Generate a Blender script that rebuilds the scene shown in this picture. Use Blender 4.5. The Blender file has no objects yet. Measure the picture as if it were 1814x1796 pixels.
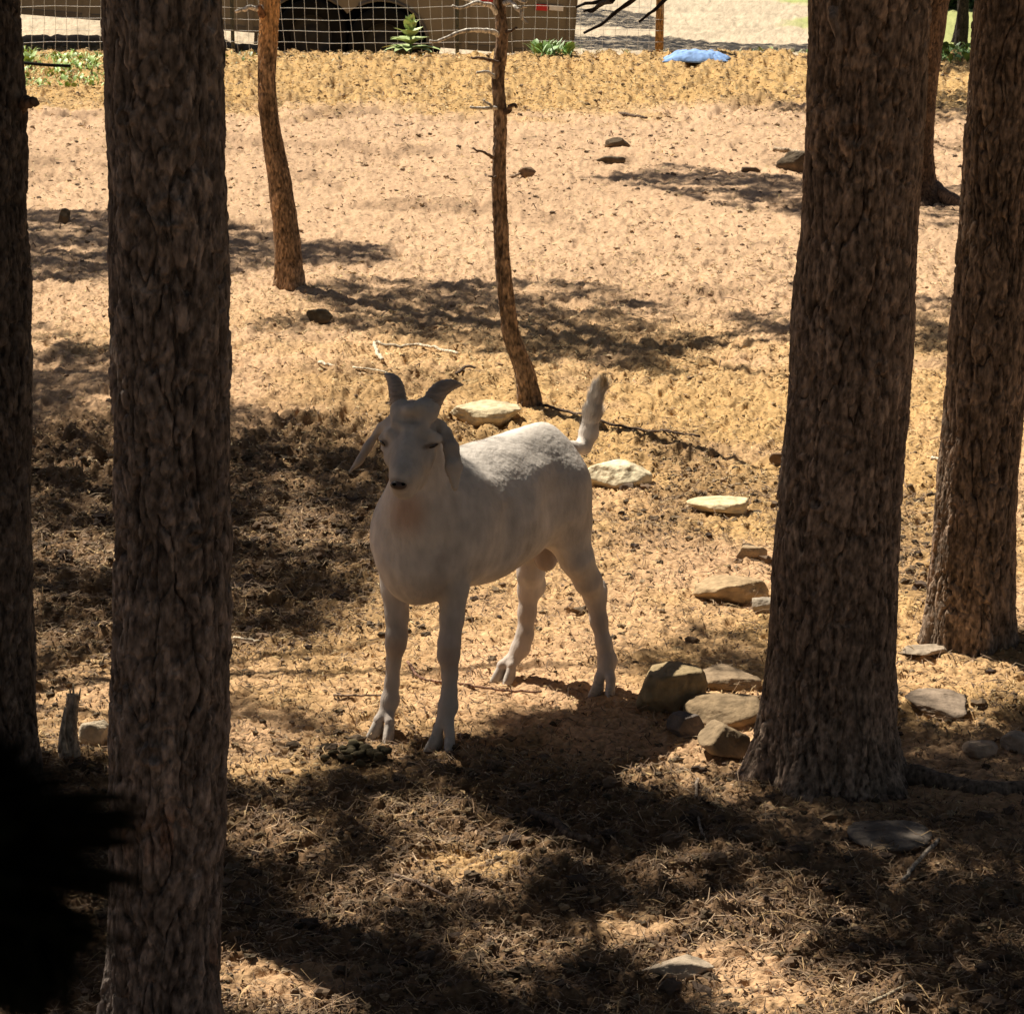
import bpy, math, random
import numpy as np
from mathutils import Vector, Matrix, noise as mnoise

random.seed(7); rng = np.random.default_rng(7)
# ------------------------------------------------------------------ camera
F_PX, PITCH, CAM_H = 4500.0, math.radians(14.85), 1.93
CC, SS = math.cos(PITCH), math.sin(PITCH)
scene = bpy.context.scene
cam_data = bpy.data.cameras.new("camera")
cam = bpy.data.objects.new("camera", cam_data)
scene.collection.objects.link(cam)
cam.location = (0, 0, CAM_H)
cam.rotation_euler = (math.pi / 2 - PITCH, 0, 0)
cam_data.sensor_width = 36.0
cam_data.lens = F_PX / 1814 * 36.0
cam_data.clip_start = 0.05
cam_data.clip_end = 1000
cam_data.dof.use_dof = True
cam_data.dof.focus_distance = 5.5
cam_data.dof.aperture_fstop = 60.0
scene.camera = cam
# ------------------------------------------------------------------ light
SUN_EL, SUN_AZ = math.radians(56), math.radians(-45)      # azimuth measured from +Y towards +X
SUNDIR = np.array([math.sin(SUN_AZ) * math.cos(SUN_EL), math.cos(SUN_AZ) * math.cos(SUN_EL), math.sin(SUN_EL)])
world = bpy.data.worlds.new("World"); scene.world = world; world.use_nodes = True
wn = world.node_tree; bg = wn.nodes["Background"]
sky = wn.nodes.new("ShaderNodeTexSky"); sky.sky_type = 'NISHITA'; sky.sun_disc = False
sky.sun_elevation = SUN_EL; sky.sun_rotation = SUN_AZ
sky.altitude = 1800; sky.dust_density = 2.0; sky.air_density = 0.8; sky.ozone_density = 0.6
wm = wn.nodes.new("ShaderNodeMix"); wm.data_type = 'RGBA'; wm.blend_type = 'MULTIPLY'; wm.inputs[0].default_value = 1; wm.inputs[7].default_value = (1.16, 1.0, .86, 1)
wn.links.new(sky.outputs[0], wm.inputs[6]); wn.links.new(wm.outputs[2], bg.inputs[0]); bg.inputs[1].default_value = 0.05
sl = bpy.data.lights.new("sun", 'SUN'); sl.energy = 5.0; sl.angle = math.radians(0.53); sl.color = (1.0, 0.93, 0.80)
so = bpy.data.objects.new("sun", sl); scene.collection.objects.link(so)
so.rotation_euler = Vector(-Vector(SUNDIR)).to_track_quat('-Z', 'Y').to_euler()
scene.view_settings.view_transform = 'Standard'
scene.view_settings.look = 'None'
scene.view_settings.exposure = 0.72
scene.view_settings.gamma = 1.0
scene.cycles.max_bounces = 6; scene.cycles.diffuse_bounces = 3
scene.cycles.sample_clamp_indirect = 4.0

# ------------------------------------------------------------------ helpers
def P(px, py, D):
    """point at ground distance D seen at photo pixel (px,py)"""
    v = (py - 898) / F_PX
    Q = D * (SS + v * CC) / (CC - v * SS)
    zc = D * CC + Q * SS
    return np.array([(px - 907) / F_PX * zc, D, CAM_H - Q])

def gat(px, py, z=0.0):
    """ground point seen at photo pixel"""
    v = (py - 898) / F_PX
    Hh = CAM_H - z
    D = Hh * (CC - v * SS) / (SS + v * CC)
    zc = D * CC + Hh * SS
    return np.array([(px - 907) / F_PX * zc, D])

def to_px(x, D, z=0.0):
    Q = CAM_H - z
    zc = D * CC + Q * SS
    return 907 + x / zc * F_PX, 898 + (Q * CC - D * SS) / zc * F_PX

def hsh(ix, iy, iz, seed=0):
    n = (ix.astype(np.int64) * 73856093) ^ (iy.astype(np.int64) * 19349663) ^ (iz.astype(np.int64) * 83492791) ^ (seed * 2654435 + 1013)
    n = (n ^ (n >> 13)) * 1274126177 & 0x7fffffff
    n = (n ^ (n >> 15)) * 668265263 & 0x7fffffff
    n = n ^ (n >> 11)
    return (n & 0xffffff) / float(0xffffff)

def vnoise(x, y, z=None, seed=0):
    x = np.asarray(x, float); y = np.asarray(y, float)
    z = np.zeros_like(x) if z is None else np.asarray(z, float)
    ix, iy, iz = np.floor(x), np.floor(y), np.floor(z)
    fx, fy, fz = x - ix, y - iy, z - iz
    fx = fx * fx * (3 - 2 * fx); fy = fy * fy * (3 - 2 * fy); fz = fz * fz * (3 - 2 * fz)
    r = 0
    for a in (0, 1):
        for b in (0, 1):
            for c in (0, 1):
                w = (fx if a else 1 - fx) * (fy if b else 1 - fy) * (fz if c else 1 - fz)
                r = r + w * hsh(ix + a, iy + b, iz + c, seed)
    return r * 2 - 1

def vnoise2(x, y, seed=0):
    ix, iy = np.floor(x), np.floor(y)
    fx, fy = x - ix, y - iy
    fx = fx * fx * (3 - 2 * fx); fy = fy * fy * (3 - 2 * fy)
    z = np.zeros_like(ix)
    r = 0
    for a in (0, 1):
        for b in (0, 1):
            r = r + (fx if a else 1 - fx) * (fy if b else 1 - fy) * hsh(ix + a, iy + b, z, seed)
    return r * 2 - 1

def fbm2(x, y, octv=4, seed=0):
    r, a, t = 0, 1.0, 0
    for o in range(octv):
        c, s = math.cos(o * 1.3), math.sin(o * 1.3)
        r = r + a * vnoise2((x * c - y * s) * 2 ** o + o * 17.3, (x * s + y * c) * 2 ** o - o * 9.1, seed + o); t += a; a *= .5
    return r / t

def fbm3(p, octv=3, seed=0):
    r, a, t = 0, 1.0, 0
    for o in range(octv):
        r = r + a * vnoise(p[:, 0] * 2 ** o + 7.7 * o, p[:, 1] * 2 ** o, p[:, 2] * 2 ** o, seed + o); t += a; a *= .5
    return r / t

def worley3(p, seed=0):
    base = np.floor(p)
    f1 = np.full(len(p), 9.0); f2 = np.full(len(p), 9.0); cid = np.zeros(len(p))
    for dx in (-1, 0, 1):
        for dy in (-1, 0, 1):
            for dz in (-1, 0, 1):
                c = base + (dx, dy, dz)
                h1 = hsh(c[:, 0], c[:, 1], c[:, 2], seed); h2 = hsh(c[:, 0], c[:, 1], c[:, 2], seed + 1); h3 = hsh(c[:, 0], c[:, 1], c[:, 2], seed + 2)
                d = np.sqrt((c[:, 0] + h1 - p[:, 0]) ** 2 + (c[:, 1] + h2 - p[:, 1]) ** 2 + (c[:, 2] + h3 - p[:, 2]) ** 2)
                m = d < f1
                f2 = np.where(m, f1, np.minimum(f2, d)); cid = np.where(m, hsh(c[:, 0], c[:, 1], c[:, 2], seed + 3), cid); f1 = np.where(m, d, f1)
    return f1, f2, cid

def sstep(a, b, x):
    t = np.clip((x - a) / (b - a), 0, 1); return t * t * (3 - 2 * t)

def link(o, parent=None):
    scene.collection.objects.link(o)
    if parent is not None:
        o.parent = parent
    return o

def tag(o, label=None, cat=None, group=None, kind=None):
    if label: o['label'] = label
    if cat: o['category'] = cat
    if group: o['group'] = group
    if kind: o['kind'] = kind
    return o

def empty(name, loc, label, cat, group=None):
    o = bpy.data.objects.new(name, None); o.location = tuple(float(v) for v in loc); o.empty_display_size = .1
    link(o); return tag(o, label, cat, group)

def mesh_np(name, V, Fs, mat=None, smooth=True, parent=None, attrs=None, origin=None):
    """V (n,3); Fs list of int arrays (m,3) or (m,4)"""
    V = np.asarray(V, np.float32)
    if origin is not None: V = V - np.asarray(origin, np.float32)
    if isinstance(Fs, np.ndarray): Fs = [Fs]
    Fs = [f for f in Fs if len(f)]
    me = bpy.data.meshes.new(name)
    me.vertices.add(len(V)); me.vertices.foreach_set("co", V.ravel())
    nl = sum(f.size for f in Fs); npoly = sum(len(f) for f in Fs)
    me.loops.add(nl); me.polygons.add(npoly)
    me.loops.foreach_set("vertex_index", np.concatenate([f.ravel() for f in Fs]).astype(np.int32))
    tot = np.concatenate([np.full(len(f), f.shape[1]) for f in Fs]); st = np.concatenate([[0], np.cumsum(tot)[:-1]])
    me.polygons.foreach_set("loop_start", st.astype(np.int32))
    me.polygons.foreach_set("use_smooth", np.full(npoly, bool(smooth)))
    me.update(calc_edges=True); me.validate()
    for k, a in (attrs or {}).items():
        a = np.asarray(a, np.float32)
        if a.ndim == 2:
            at = me.attributes.new(k, 'FLOAT_COLOR', 'POINT')
            if a.shape[1] == 3: a = np.hstack([a, np.ones((len(a), 1), np.float32)])
            at.data.foreach_set("color", a.ravel())
        else:
            at = me.attributes.new(k, 'FLOAT', 'POINT'); at.data.foreach_set("value", a)
    if mat: me.materials.append(mat)
    o = bpy.data.objects.new(name, me)
    link(o, parent)
    if parent is None and origin is not None: o.location = tuple(float(v) for v in origin)
    return o

class MB:
    """collects vertices, faces and tints"""
    def __init__(s): s.V = []; s.Q = []; s.T = []; s.C = []; s.n = 0
    def add(s, V, Q=None, T=None, col=(1, 1, 1)):
        V = np.asarray(V, float); s.V.append(V)
        if Q is not None and len(Q): s.Q.append(np.asarray(Q) + s.n)
        if T is not None and len(T): s.T.append(np.asarray(T) + s.n)
        c = np.asarray(col, float); s.C.append(np.tile(c, (len(V), 1)) if c.ndim == 1 else c); s.n += len(V)
    def box(s, c, size, R=None, col=(1, 1, 1)):
        v = np.array([[x, y, z] for x in (-.5, .5) for y in (-.5, .5) for z in (-.5, .5)]) * size
        if R is not None: v = v @ np.asarray(R).T
        s.add(v + np.asarray(c), Q=[(0, 1, 3, 2), (4, 6, 7, 5), (0, 4, 5, 1), (2, 3, 7, 6), (0, 2, 6, 4), (1, 5, 7, 3)], col=col)
    def tube(s, pts, radii, nseg=8, col=(1, 1, 1), jit=0.0, cap=True):
        pts = np.asarray(pts, float); n = len(pts); radii = np.broadcast_to(radii, n)
        tan = np.gradient(pts, axis=0); tan /= np.linalg.norm(tan, axis=1)[:, None] + 1e-9
        ref = np.array([0, 0, 1.0]) if abs(tan[:, 2]).mean() < .8 else np.array([1.0, 0, 0])
        a = np.cross(tan, ref); a /= np.linalg.norm(a, axis=1)[:, None] + 1e-9; b = np.cross(tan, a)
        th = np.arange(nseg) / nseg * 2 * np.pi
        r = radii[:, None] * (1 + jit * (rng.random((n, nseg)) - .5))
        V = pts[:, None, :] + (a[:, None, :] * np.cos(th)[None, :, None] + b[:, None, :] * np.sin(th)[None, :, None]) * r[:, :, None]
        V = V.reshape(-1, 3); i = np.arange(n - 1)[:, None] * nseg; j = np.arange(nseg)[None, :]; k = (j + 1) % nseg
        Q = np.stack([i + j, i + k, i + nseg + k, i + nseg + j], -1).reshape(-1, 4)
        T = []
        if cap:
            V = np.vstack([V, pts[0], pts[-1]]); m = n * nseg
            T = [(m, (q + 1) % nseg, q) for q in range(nseg)] + [(m + 1, (n - 1) * nseg + q, (n - 1) * nseg + (q + 1) % nseg) for q in range(nseg)]
        s.add(V, Q=Q, T=T, col=col)
    def build(s, name, mat, parent=None, origin=None, smooth=True):
        Fs = []
        if s.Q: Fs.append(np.vstack(s.Q))
        if s.T: Fs.append(np.vstack(s.T))
        return mesh_np(name, np.vstack(s.V), Fs, mat, smooth, parent, {'tint': np.vstack(s.C)}, origin)

# ------------------------------------------------------------------ materials
def new_mat(name, rough=.9, spec=.2):
    m = bpy.data.materials.new(name); m.use_nodes = True
    n = m.node_tree.nodes; b = n["Principled BSDF"]
    b.inputs["Roughness"].default_value = rough
    b.inputs["Specular IOR Level"].default_value = spec
    return m, m.node_tree, b

def tinted(name, base, rough=.9, spec=.2, nscale=40, nvar=.35, bump=0, bscale=200, attr='tint', trans=0, detail=4, stretch=(1, 1, 1)):
    m, t, b = new_mat(name, rough, spec); N, L = t.nodes, t.links
    at = N.new("ShaderNodeAttribute"); at.attribute_name = attr
    co = N.new("ShaderNodeTexCoord"); mp = N.new("ShaderNodeMapping"); mp.inputs["Scale"].default_value = stretch
    L.new(co.outputs["Object"], mp.inputs[0])
    nz = N.new("ShaderNodeTexNoise"); nz.inputs["Scale"].default_value = nscale; nz.inputs["Detail"].default_value = detail
    L.new(mp.outputs[0], nz.inputs["Vector"])
    mr = N.new("ShaderNodeMapRange"); mr.inputs["From Min"].default_value = .3; mr.inputs["From Max"].default_value = .7
    mr.inputs["To Min"].default_value = 1 - nvar; mr.inputs["To Max"].default_value = 1 + nvar
    L.new(nz.outputs[0], mr.inputs[0])
    m1 = N.new("ShaderNodeMix"); m1.data_type = 'RGBA'; m1.blend_type = 'MULTIPLY'; m1.inputs[0].default_value = 1
    L.new(at.outputs["Color"], m1.inputs[6]); m1.inputs[7].default_value = (*base, 1)
    m2 = N.new("ShaderNodeMix"); m2.data_type = 'RGBA'; m2.blend_type = 'MULTIPLY'; m2.inputs[0].default_value = 1
    L.new(m1.outputs[2], m2.inputs[6]); L.new(mr.outputs[0], m2.inputs[7])
    L.new(m2.outputs[2], b.inputs["Base Color"])
    if bump:
        nb = N.new("ShaderNodeTexNoise"); nb.inputs["Scale"].default_value = bscale; nb.inputs["Detail"].default_value = 5
        L.new(mp.outputs[0], nb.inputs["Vector"])
        bp = N.new("ShaderNodeBump"); bp.inputs["Strength"].default_value = .8; bp.inputs["Distance"].default_value = bump
        L.new(nb.outputs[0], bp.inputs["Height"]); L.new(bp.outputs[0], b.inputs["Normal"])
    return m

M = {}
M['ground'] = tinted('dirt', (1, 1, 1), .95, .1, 90, .28, .004, 160)
M['bark'] = tinted('pine_bark', (1, 1, 1), .9, .2, 95, .75, .007, 150, detail=8, stretch=(1, 1, .45))
M['litter'] = tinted('litter', (1, 1, 1), .85, .2, 30, .2)
M['rock'] = tinted('limestone', (1, 1, 1), .92, .12, 34, .32, .010, 48, detail=8)
M['needle'] = tinted('pine_needles', (.05, .075, .025), .6, .3, 20, .3)
M['leaf'] = tinted('leaf', (1, 1, 1), .5, .4, 30, .15)
M['metal'] = tinted('weathered_metal', (1, 1, 1), .5, .5, 12, .1)
M['paint'] = tinted('trailer_paint', (1, 1, 1), .6, .3, 3, .12, stretch=(1, 1, .3))
M['wire'] = tinted('galvanised_wire', (.62, .6, .56), .45, .5, 10, .1)
M['cloth'] = tinted('blue_cloth', (.26, .42, .74), .8, .2, 20, .12, .004, 60)
M['coat'] = tinted('goat_coat', (1, 1, 1), .8, .25, 55, .09, .0022, 130, stretch=(1, 1, .35))
M['horn'] = tinted('horn', (1, 1, 1), .55, .35, 60, .25, .0025, 120, stretch=(.5, .5, 3))
M['hoof'] = tinted('hoof', (1, 1, 1), .55, .3, 80, .2, .001, 120)
M['eye'] = tinted('eye', (.018, .012, .008), .08, .7, 5, .1)
M['black'] = tinted('rubber', (.010, .0095, .009), .9, .1, 20, .2)

# ------------------------------------------------------------------ terrain
def zones(x, y):
    """0..1 weights: duff, straw"""
    px, py = to_px(x, np.maximum(y, 1.0))
    n = fbm2(x * .9, y * .9, 4, 11)
    n2 = fbm2(x * 3.1, y * 3.1, 3, 15)
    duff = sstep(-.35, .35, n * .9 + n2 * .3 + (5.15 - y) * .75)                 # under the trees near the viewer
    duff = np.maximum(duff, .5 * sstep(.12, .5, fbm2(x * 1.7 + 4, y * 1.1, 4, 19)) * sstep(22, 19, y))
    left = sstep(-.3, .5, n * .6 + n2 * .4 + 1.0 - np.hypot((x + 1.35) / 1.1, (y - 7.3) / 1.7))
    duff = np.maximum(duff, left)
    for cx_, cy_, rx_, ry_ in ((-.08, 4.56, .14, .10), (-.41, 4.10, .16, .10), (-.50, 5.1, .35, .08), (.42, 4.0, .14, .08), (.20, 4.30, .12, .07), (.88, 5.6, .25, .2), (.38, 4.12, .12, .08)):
        duff = duff * (1 - .85 * sstep(1.15, .5, np.hypot((x - cx_) / rx_, (y - cy_) / ry_) + .4 * n2))  # paler ground colour at the sun patches, so they read brighter
    straw = sstep(-.2, .45, n * .7 + n2 * .3 + (y - 18.2) * .55)
    straw = np.maximum(straw, .85 * sstep(-.15, .5, n2 * .5 + n * .9 + .15) * sstep(11.5, 8.5, y))
    return duff, straw

def Hm(x, y):
    """terrain without the finest grain"""
    x = np.asarray(x, float); y = np.asarray(y, float)
    h = .018 * fbm2(x * 1.3, y * 1.3, 3, 1) + .008 * fbm2(x * 5, y * 5, 3, 5)
    bank = .10 * sstep(20.2, 22.0, y) * sstep(-30, -20, -np.abs(x))
    drop = -(.10 + .30 * sstep(-3.6, -.9, x)) * sstep(22.25, 23.1, y)
    return h + bank + drop

def Hf(x, y):
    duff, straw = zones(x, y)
    near = 1 / (1 + np.maximum(y, 0) / 12.0)
    clod = np.abs(fbm2(x * 15, y * 15, 3, 21))
    rough = .35 + duff * 1.0 + straw * .55
    sc = 1 + np.maximum(y - 6, 0) * .10
    g = .017 * (clod - .25) * rough
    g = g + .0105 * fbm2(x * 40 / sc, y * 66 / sc, 3, 31) * (.55 + rough * .75) * sc
    g = g + .0034 * fbm2(x * 120 / sc, y * 190 / sc, 2, 33) * sc
    g = g - .009 * sstep(.25, .8, vnoise2(x * 31 / sc + 3, y * 52 / sc, 35)) * (.6 + .6 * rough) * sc
    g = g + .016 * sstep(.35, .85, vnoise2(x * 11, y * 14, 44)) * duff - .010 * sstep(.3, .8, vnoise2(x * 16, y * 20, 45)) * duff
    return Hm(x, y) + g * (1 + .45 * sstep(6.5, 10, y) - .5 * sstep(10.5, 13, y) * sstep(19, 17, y)) * (1 - .7 * sstep(22, 23, y)) * sstep(60, 30, y)

def ground():
    nu, nv = 960, 1250
    # rows
    t = np.linspace(0, 1, nv)
    d0, d1 = 3.3, 44.0
    inv = (1 - t) / (d0 + .45) + t / (d1 + .45); rows = 1 / inv - .45
    rows = np.concatenate([[-200, -80, -30, -10, -4, -1, 0, .8, 1.5, 2.1, 2.6, 3.0], rows, [48, 55, 70, 100, 160, 300]])
    u = np.linspace(-1, 1, nu)
    u = np.concatenate([[-200, -80, -30, -12, -6, -3.5, -2.3, -1.7, -1.35, -1.15], u, [1.15, 1.35, 1.7, 2.3, 3.5, 6, 12, 30, 80, 200]])
    w = .215 * np.maximum(rows, 0) + .16
    X = u[None, :] * w[:, None]; Y = np.repeat(rows[:, None], len(u), 1)
    shp = X.shape; X = X.ravel(); Y = Y.ravel()
    Z = Hf(X, Y)
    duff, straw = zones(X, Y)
    n1 = fbm2(X * 2.3, Y * 2.3, 4, 71)[:, None]; n2 = fbm2(X * 55, Y * 55, 3, 75)[:, None]
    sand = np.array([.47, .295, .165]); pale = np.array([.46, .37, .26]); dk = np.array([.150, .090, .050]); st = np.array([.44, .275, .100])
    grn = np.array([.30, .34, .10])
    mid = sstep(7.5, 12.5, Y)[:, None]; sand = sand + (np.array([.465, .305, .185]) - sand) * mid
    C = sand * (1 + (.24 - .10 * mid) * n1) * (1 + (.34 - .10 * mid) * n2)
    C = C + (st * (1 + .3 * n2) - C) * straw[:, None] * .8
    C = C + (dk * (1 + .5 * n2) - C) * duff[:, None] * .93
    far = sstep(22.9, 24.5, Y)[:, None]
    C = C + (pale * (1 + .35 * n2 + .2 * n1) - C) * far
    gg = sstep(-.1, .3, fbm2(X * .5, Y * .5, 3, 90) + (X - 4.1) * .7)[:, None] * far * .8
    C = C + (grn - C) * gg
    C = np.clip(C, .01, .9)
    a, b = shp; i = (np.arange(a - 1)[:, None] * b + np.arange(b - 1)[None, :])
    Q = np.stack([i, i + 1, i + b + 1, i + b], -1).reshape(-1, 4)
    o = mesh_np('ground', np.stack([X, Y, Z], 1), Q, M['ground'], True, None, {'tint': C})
    tag(o, kind='structure')
ground()

# ------------------------------------------------------------------ trees
def resample(pts, rad, zs):
    """pts (n,3) increasing z; returns centre/radius at heights zs with smooth interpolation"""
    pts = np.asarray(pts, float); z = pts[:, 2]
    def cub(a):
        m = np.gradient(a, z); idx = np.clip(np.searchsorted(z, zs) - 1, 0, len(z) - 2)
        h = z[idx + 1] - z[idx]; t = np.clip((zs - z[idx]) / h, 0, 1)
        return (2 * t**3 - 3 * t**2 + 1) * a[idx] + (t**3 - 2 * t**2 + t) * h * m[idx] + (-2 * t**3 + 3 * t**2) * a[idx + 1] + (t**3 - t**2) * h * m[idx + 1]
    return cub(pts[:, 0]), cub(pts[:, 1]), cub(np.asarray(rad, float))

def trunk_mesh(pts, rad, seed, base, parent, cell=(.0155, .040), amp=.0064, flare=.5, topcol=None, knots=(), flh=.10, lobes=5, hi=(0, 2.1), nth=300, dz=.0030,
               tone=(.135, .095, .070), orange=.5, name='trunk', cap=True, lump=.03):
    z0, z1 = pts[0][2], pts[-1][2]
    zs = np.concatenate([np.arange(z0, min(hi[1], z1), dz), np.arange(min(hi[1], z1), z1, .06), [z1]]); zs = np.unique(zs)
    cx, cy, r = resample(pts, rad, zs)
    th = np.arange(nth) / nth * 2 * np.pi
    ZZ = np.repeat(zs[:, None], nth, 1); TT = np.repeat(th[None, :], len(zs), 0)
    hh = np.maximum(ZZ - base[2], 0)
    lob = (.5 + .5 * np.cos(lobes * TT + seed + 1.2 * np.sin(TT * 2 + seed))) * .8 + .35
    R = r[:, None] * (1 + flare * np.exp(-hh / flh) * lob)
    p = np.stack([(R * np.cos(TT)).ravel(), (R * np.sin(TT)).ravel(), ZZ.ravel()], 1)
    R = R.ravel() * (1 + lump * fbm3(p * np.array([9, 9, 5.]), 2, seed + 50))
    lw = np.stack([fbm3(p * np.array([18, 18, 9.]), 2, seed + 3), fbm3(p * np.array([18, 18, 9.]), 2, seed + 7), 2.2 * fbm3(p * np.array([14, 14, 9.]), 2, seed + 9)], 1)
    hw = np.stack([fbm3(p * np.array([75, 75, 40.]), 2, seed + 13), fbm3(p * np.array([75, 75, 40.]), 2, seed + 17), 1.8 * fbm3(p * np.array([75, 75, 40.]), 2, seed + 19)], 1)
    wp = p + .020 * lw + .0045 * hw
    f1, f2, cid = worley3(wp / (np.array([cell[0], cell[0], cell[1]]) * 2.1), seed)
    g1, g2, cid2 = worley3((wp + .004 * hw) / np.array([cell[0], cell[0], cell[1]]), seed + 20)
    fine = fbm3(p * np.array([210, 210, 120.]), 3, seed + 31)
    gap = sstep(.01, .07, f2 - f1); gap2 = sstep(.01, .10, g2 - g1)
    fib = fbm3(wp * np.array([150, 150, 16.]), 2, seed + 55)
    lc = fbm3((p + .010 * lw + .003 * hw) * np.array([34, 34, 6.5]), 3, seed + 41); crack = sstep(.004, .060, np.abs(lc))
    ridge = .55 * np.clip(np.abs(lc) * 2.2, 0, 1)
    d = amp * (1.45 * (crack - 1) + ridge + .55 * (gap - 1) * (.4 + cid) + .60 * (gap2 - 1) * cid2 + .40 * cid + .45 * cid2 - .2) + amp * .22 * fine + amp * .16 * fib
    for kt, kz_, kr in knots:
        da = np.angle(np.exp(1j * (TT.ravel() - math.radians(kt)))) * R; q_ = np.sqrt((da / kr) ** 2 + ((p[:, 2] - kz_) / (kr * .85)) ** 2) + .25 * fine
        d += .006 * np.exp(-((q_ - 1) / .38) ** 2) - .009 * np.exp(-(q_ / .55) ** 2)
    gro = fbm3(p * np.array([22, 22, 3.]), 3, seed + 61)
    d += amp * 1.3 * np.where(hh.ravel() < .5, 1 + 1.0 * np.exp(-hh.ravel() / .2), 1) * gro
    R = R + d
    X = np.repeat(cx, nth) + R * np.cos(TT.ravel()); Y = np.repeat(cy, nth) + R * np.sin(TT.ravel())
    V = np.stack([X, Y, ZZ.ravel()], 1)
    tone = np.array(tone)
    bright = (.52 + .25 * cid + .75 * cid2 ** 1.5 + .45 * fine + .25 * fib)[:, None]
    big = 1 + .32 * fbm3(p * np.array([5, 5, 3.]), 3, seed + 91)
    C = tone * np.clip(bright, .35, 1.8) * big[:, None]
    om = sstep(.42, .95, fbm3(p * np.array([6, 6, 4.]), 2, seed + 77) * .8 + .45 * (cid2 - .3)) * orange
    C = C + (np.array([.26, .115, .055]) - C) * om[:, None]
    if topcol is not None:
        w = sstep(topcol[0], topcol[1], ZZ.ravel() + .15 * fbm3(p * 7, 2, 5)); C = C + (np.array(topcol[2]) * (1 + .2 * fine[:, None]) - C) * w[:, None] * .85
    n = len(zs); i = np.arange(n - 1)[:, None] * nth; j = np.arange(nth)[None, :]; k = (j + 1) % nth
    Q = np.stack([i + j, i + k, i + nth + k, i + nth + j], -1).reshape(-1, 4)
    Fs = [Q]
    if cap:
        V = np.vstack([V, [cx[-1], cy[-1], z1 + r[-1] * .3]]); C = np.vstack([C, C[-1]])
        m = len(V) - 1; T = np.stack([np.full(nth, m), (n - 1) * nth + np.arange(nth), (n - 1) * nth + (np.arange(nth) + 1) % nth], 1); Fs.append(T)
    return mesh_np(name, V, Fs, M['bark'], True, parent, {'tint': C}, base)

def tufts(centres, size=.12, nn=14, wid=.010, drng=None):
    """needle clumps: quads radiating from each centre; returns V,Q"""
    r_ = drng or rng
    n = len(centres); m = n * nn
    c = np.repeat(np.asarray(centres, float), nn, 0)
    d = r_.normal(size=(m, 3)); d[:, 2] += .25; d /= np.linalg.norm(d, axis=1)[:, None]
    L = size * (.6 + .8 * r_.random(m))[:, None]
    s = np.cross(d, r_.normal(size=(m, 3))); s /= np.linalg.norm(s, axis=1)[:, None] + 1e-9
    w = wid * (.6 + .8 * r_.random(m))[:, None]
    a = c + d * .01; b = c + d * L
    V = np.stack([a - s * w * .5, a + s * w * .5, b + s * w * .25, b - s * w * .25], 1).reshape(-1, 3)
    Q = np.arange(4 * m).reshape(-1, 4)
    return V, Q

# shade cast by the crowns: patches of shade seen on the ground (photo pixels), with coverage and holes
SHADE = [  # polygon, tufts per m2, height range
    ([(380, 1345), (600, 1345), (700, 1320), (850, 1290), (900, 1245), (1110, 1205), (1230, 1180), (1700, 1190), (2100, 1230), (2300, 1900), (-200, 1900), (-150, 1330)], 640, (2.4, 3.1)),
    ([(400, 1215), (520, 1235), (630, 1275), (640, 1310), (560, 1305), (400, 1262)], 260, (2.6, 3.4)),
    ([(-60, 640), (180, 600), (300, 650), (470, 740), (560, 735), (690, 800), (700, 880), (650, 1000), (600, 1080), (520, 1130), (400, 1110), (200, 1115), (-60, 1120)], 330, (2.6, 3.5)),
    ([(-100, 372), (200, 372), (300, 385), (420, 398), (520, 425), (640, 428), (715, 440), (690, 462), (560, 462), (420, 478), (300, 492), (-100, 500)], 380, (2.8, 4.0)),
    ([(-60, 545), (160, 590), (200, 640), (-60, 640)], 60, (3, 4)),
    ([(520, 505), (620, 488), (760, 495), (900, 492), (1040, 500), (1120, 520), (1210, 560), (1200, 585), (1240, 612), (1190, 640), (1205, 672), (1120, 650), (1000, 652), (930, 640), (860, 625), (760, 610), (640, 585), (560, 575), (430, 580), (480, 560), (600, 555), (560, 530)], 280, (2.6, 3.6)),
    ([(1040, 312), (1130, 300), (1200, 288), (1290, 305), (1440, 318), (1450, 385), (1330, 370), (1230, 352), (1180, 335)], 280, (2.8, 3.8)),
    ([(1290, 560), (1360, 550), (1440, 565), (1460, 610), (1380, 600)], 300, (3, 4)),
    ([(1400, 495), (1450, 500), (1450, 520), (1390, 512)], 300, (3, 4)),
    ([(1630, 330), (1740, 320), (1760, 400), (1630, 400)], 150, (2.8, 3.8)),
    ([(1620, 530), (1720, 520), (1720, 640), (1620, 620)], 260, (3, 4)),
    ([(1640, 160), (1730, 160), (1730, 215), (1640, 215)], 220, (3, 4)),
    ([(1120, 1150), (1250, 1140), (1345, 1150), (1350, 1300), (1120, 1300)], 320, (2.6, 3.2)),
    ([(1180, 1110), (1380, 1095), (1380, 1160), (1200, 1150)], 260, (2.6, 3.4)),
    ([(1360, 190), (1440, 182), (1440, 204)], 300, (3, 4)),
    ([(1015, 22), (1100, 26), (1180, 40), (1160, 60), (1015, 50)], 300, (3, 4.4)),
    ([(1010, 75), (1160, 72), (1300, 84), (1440, 88), (1440, 101), (1300, 100), (1010, 96)], 380, (3, 4.4)),
    ([(1600, 104), (1800, 100), (1800, 138), (1600, 138)], 300, (3, 4.4)),
]
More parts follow.
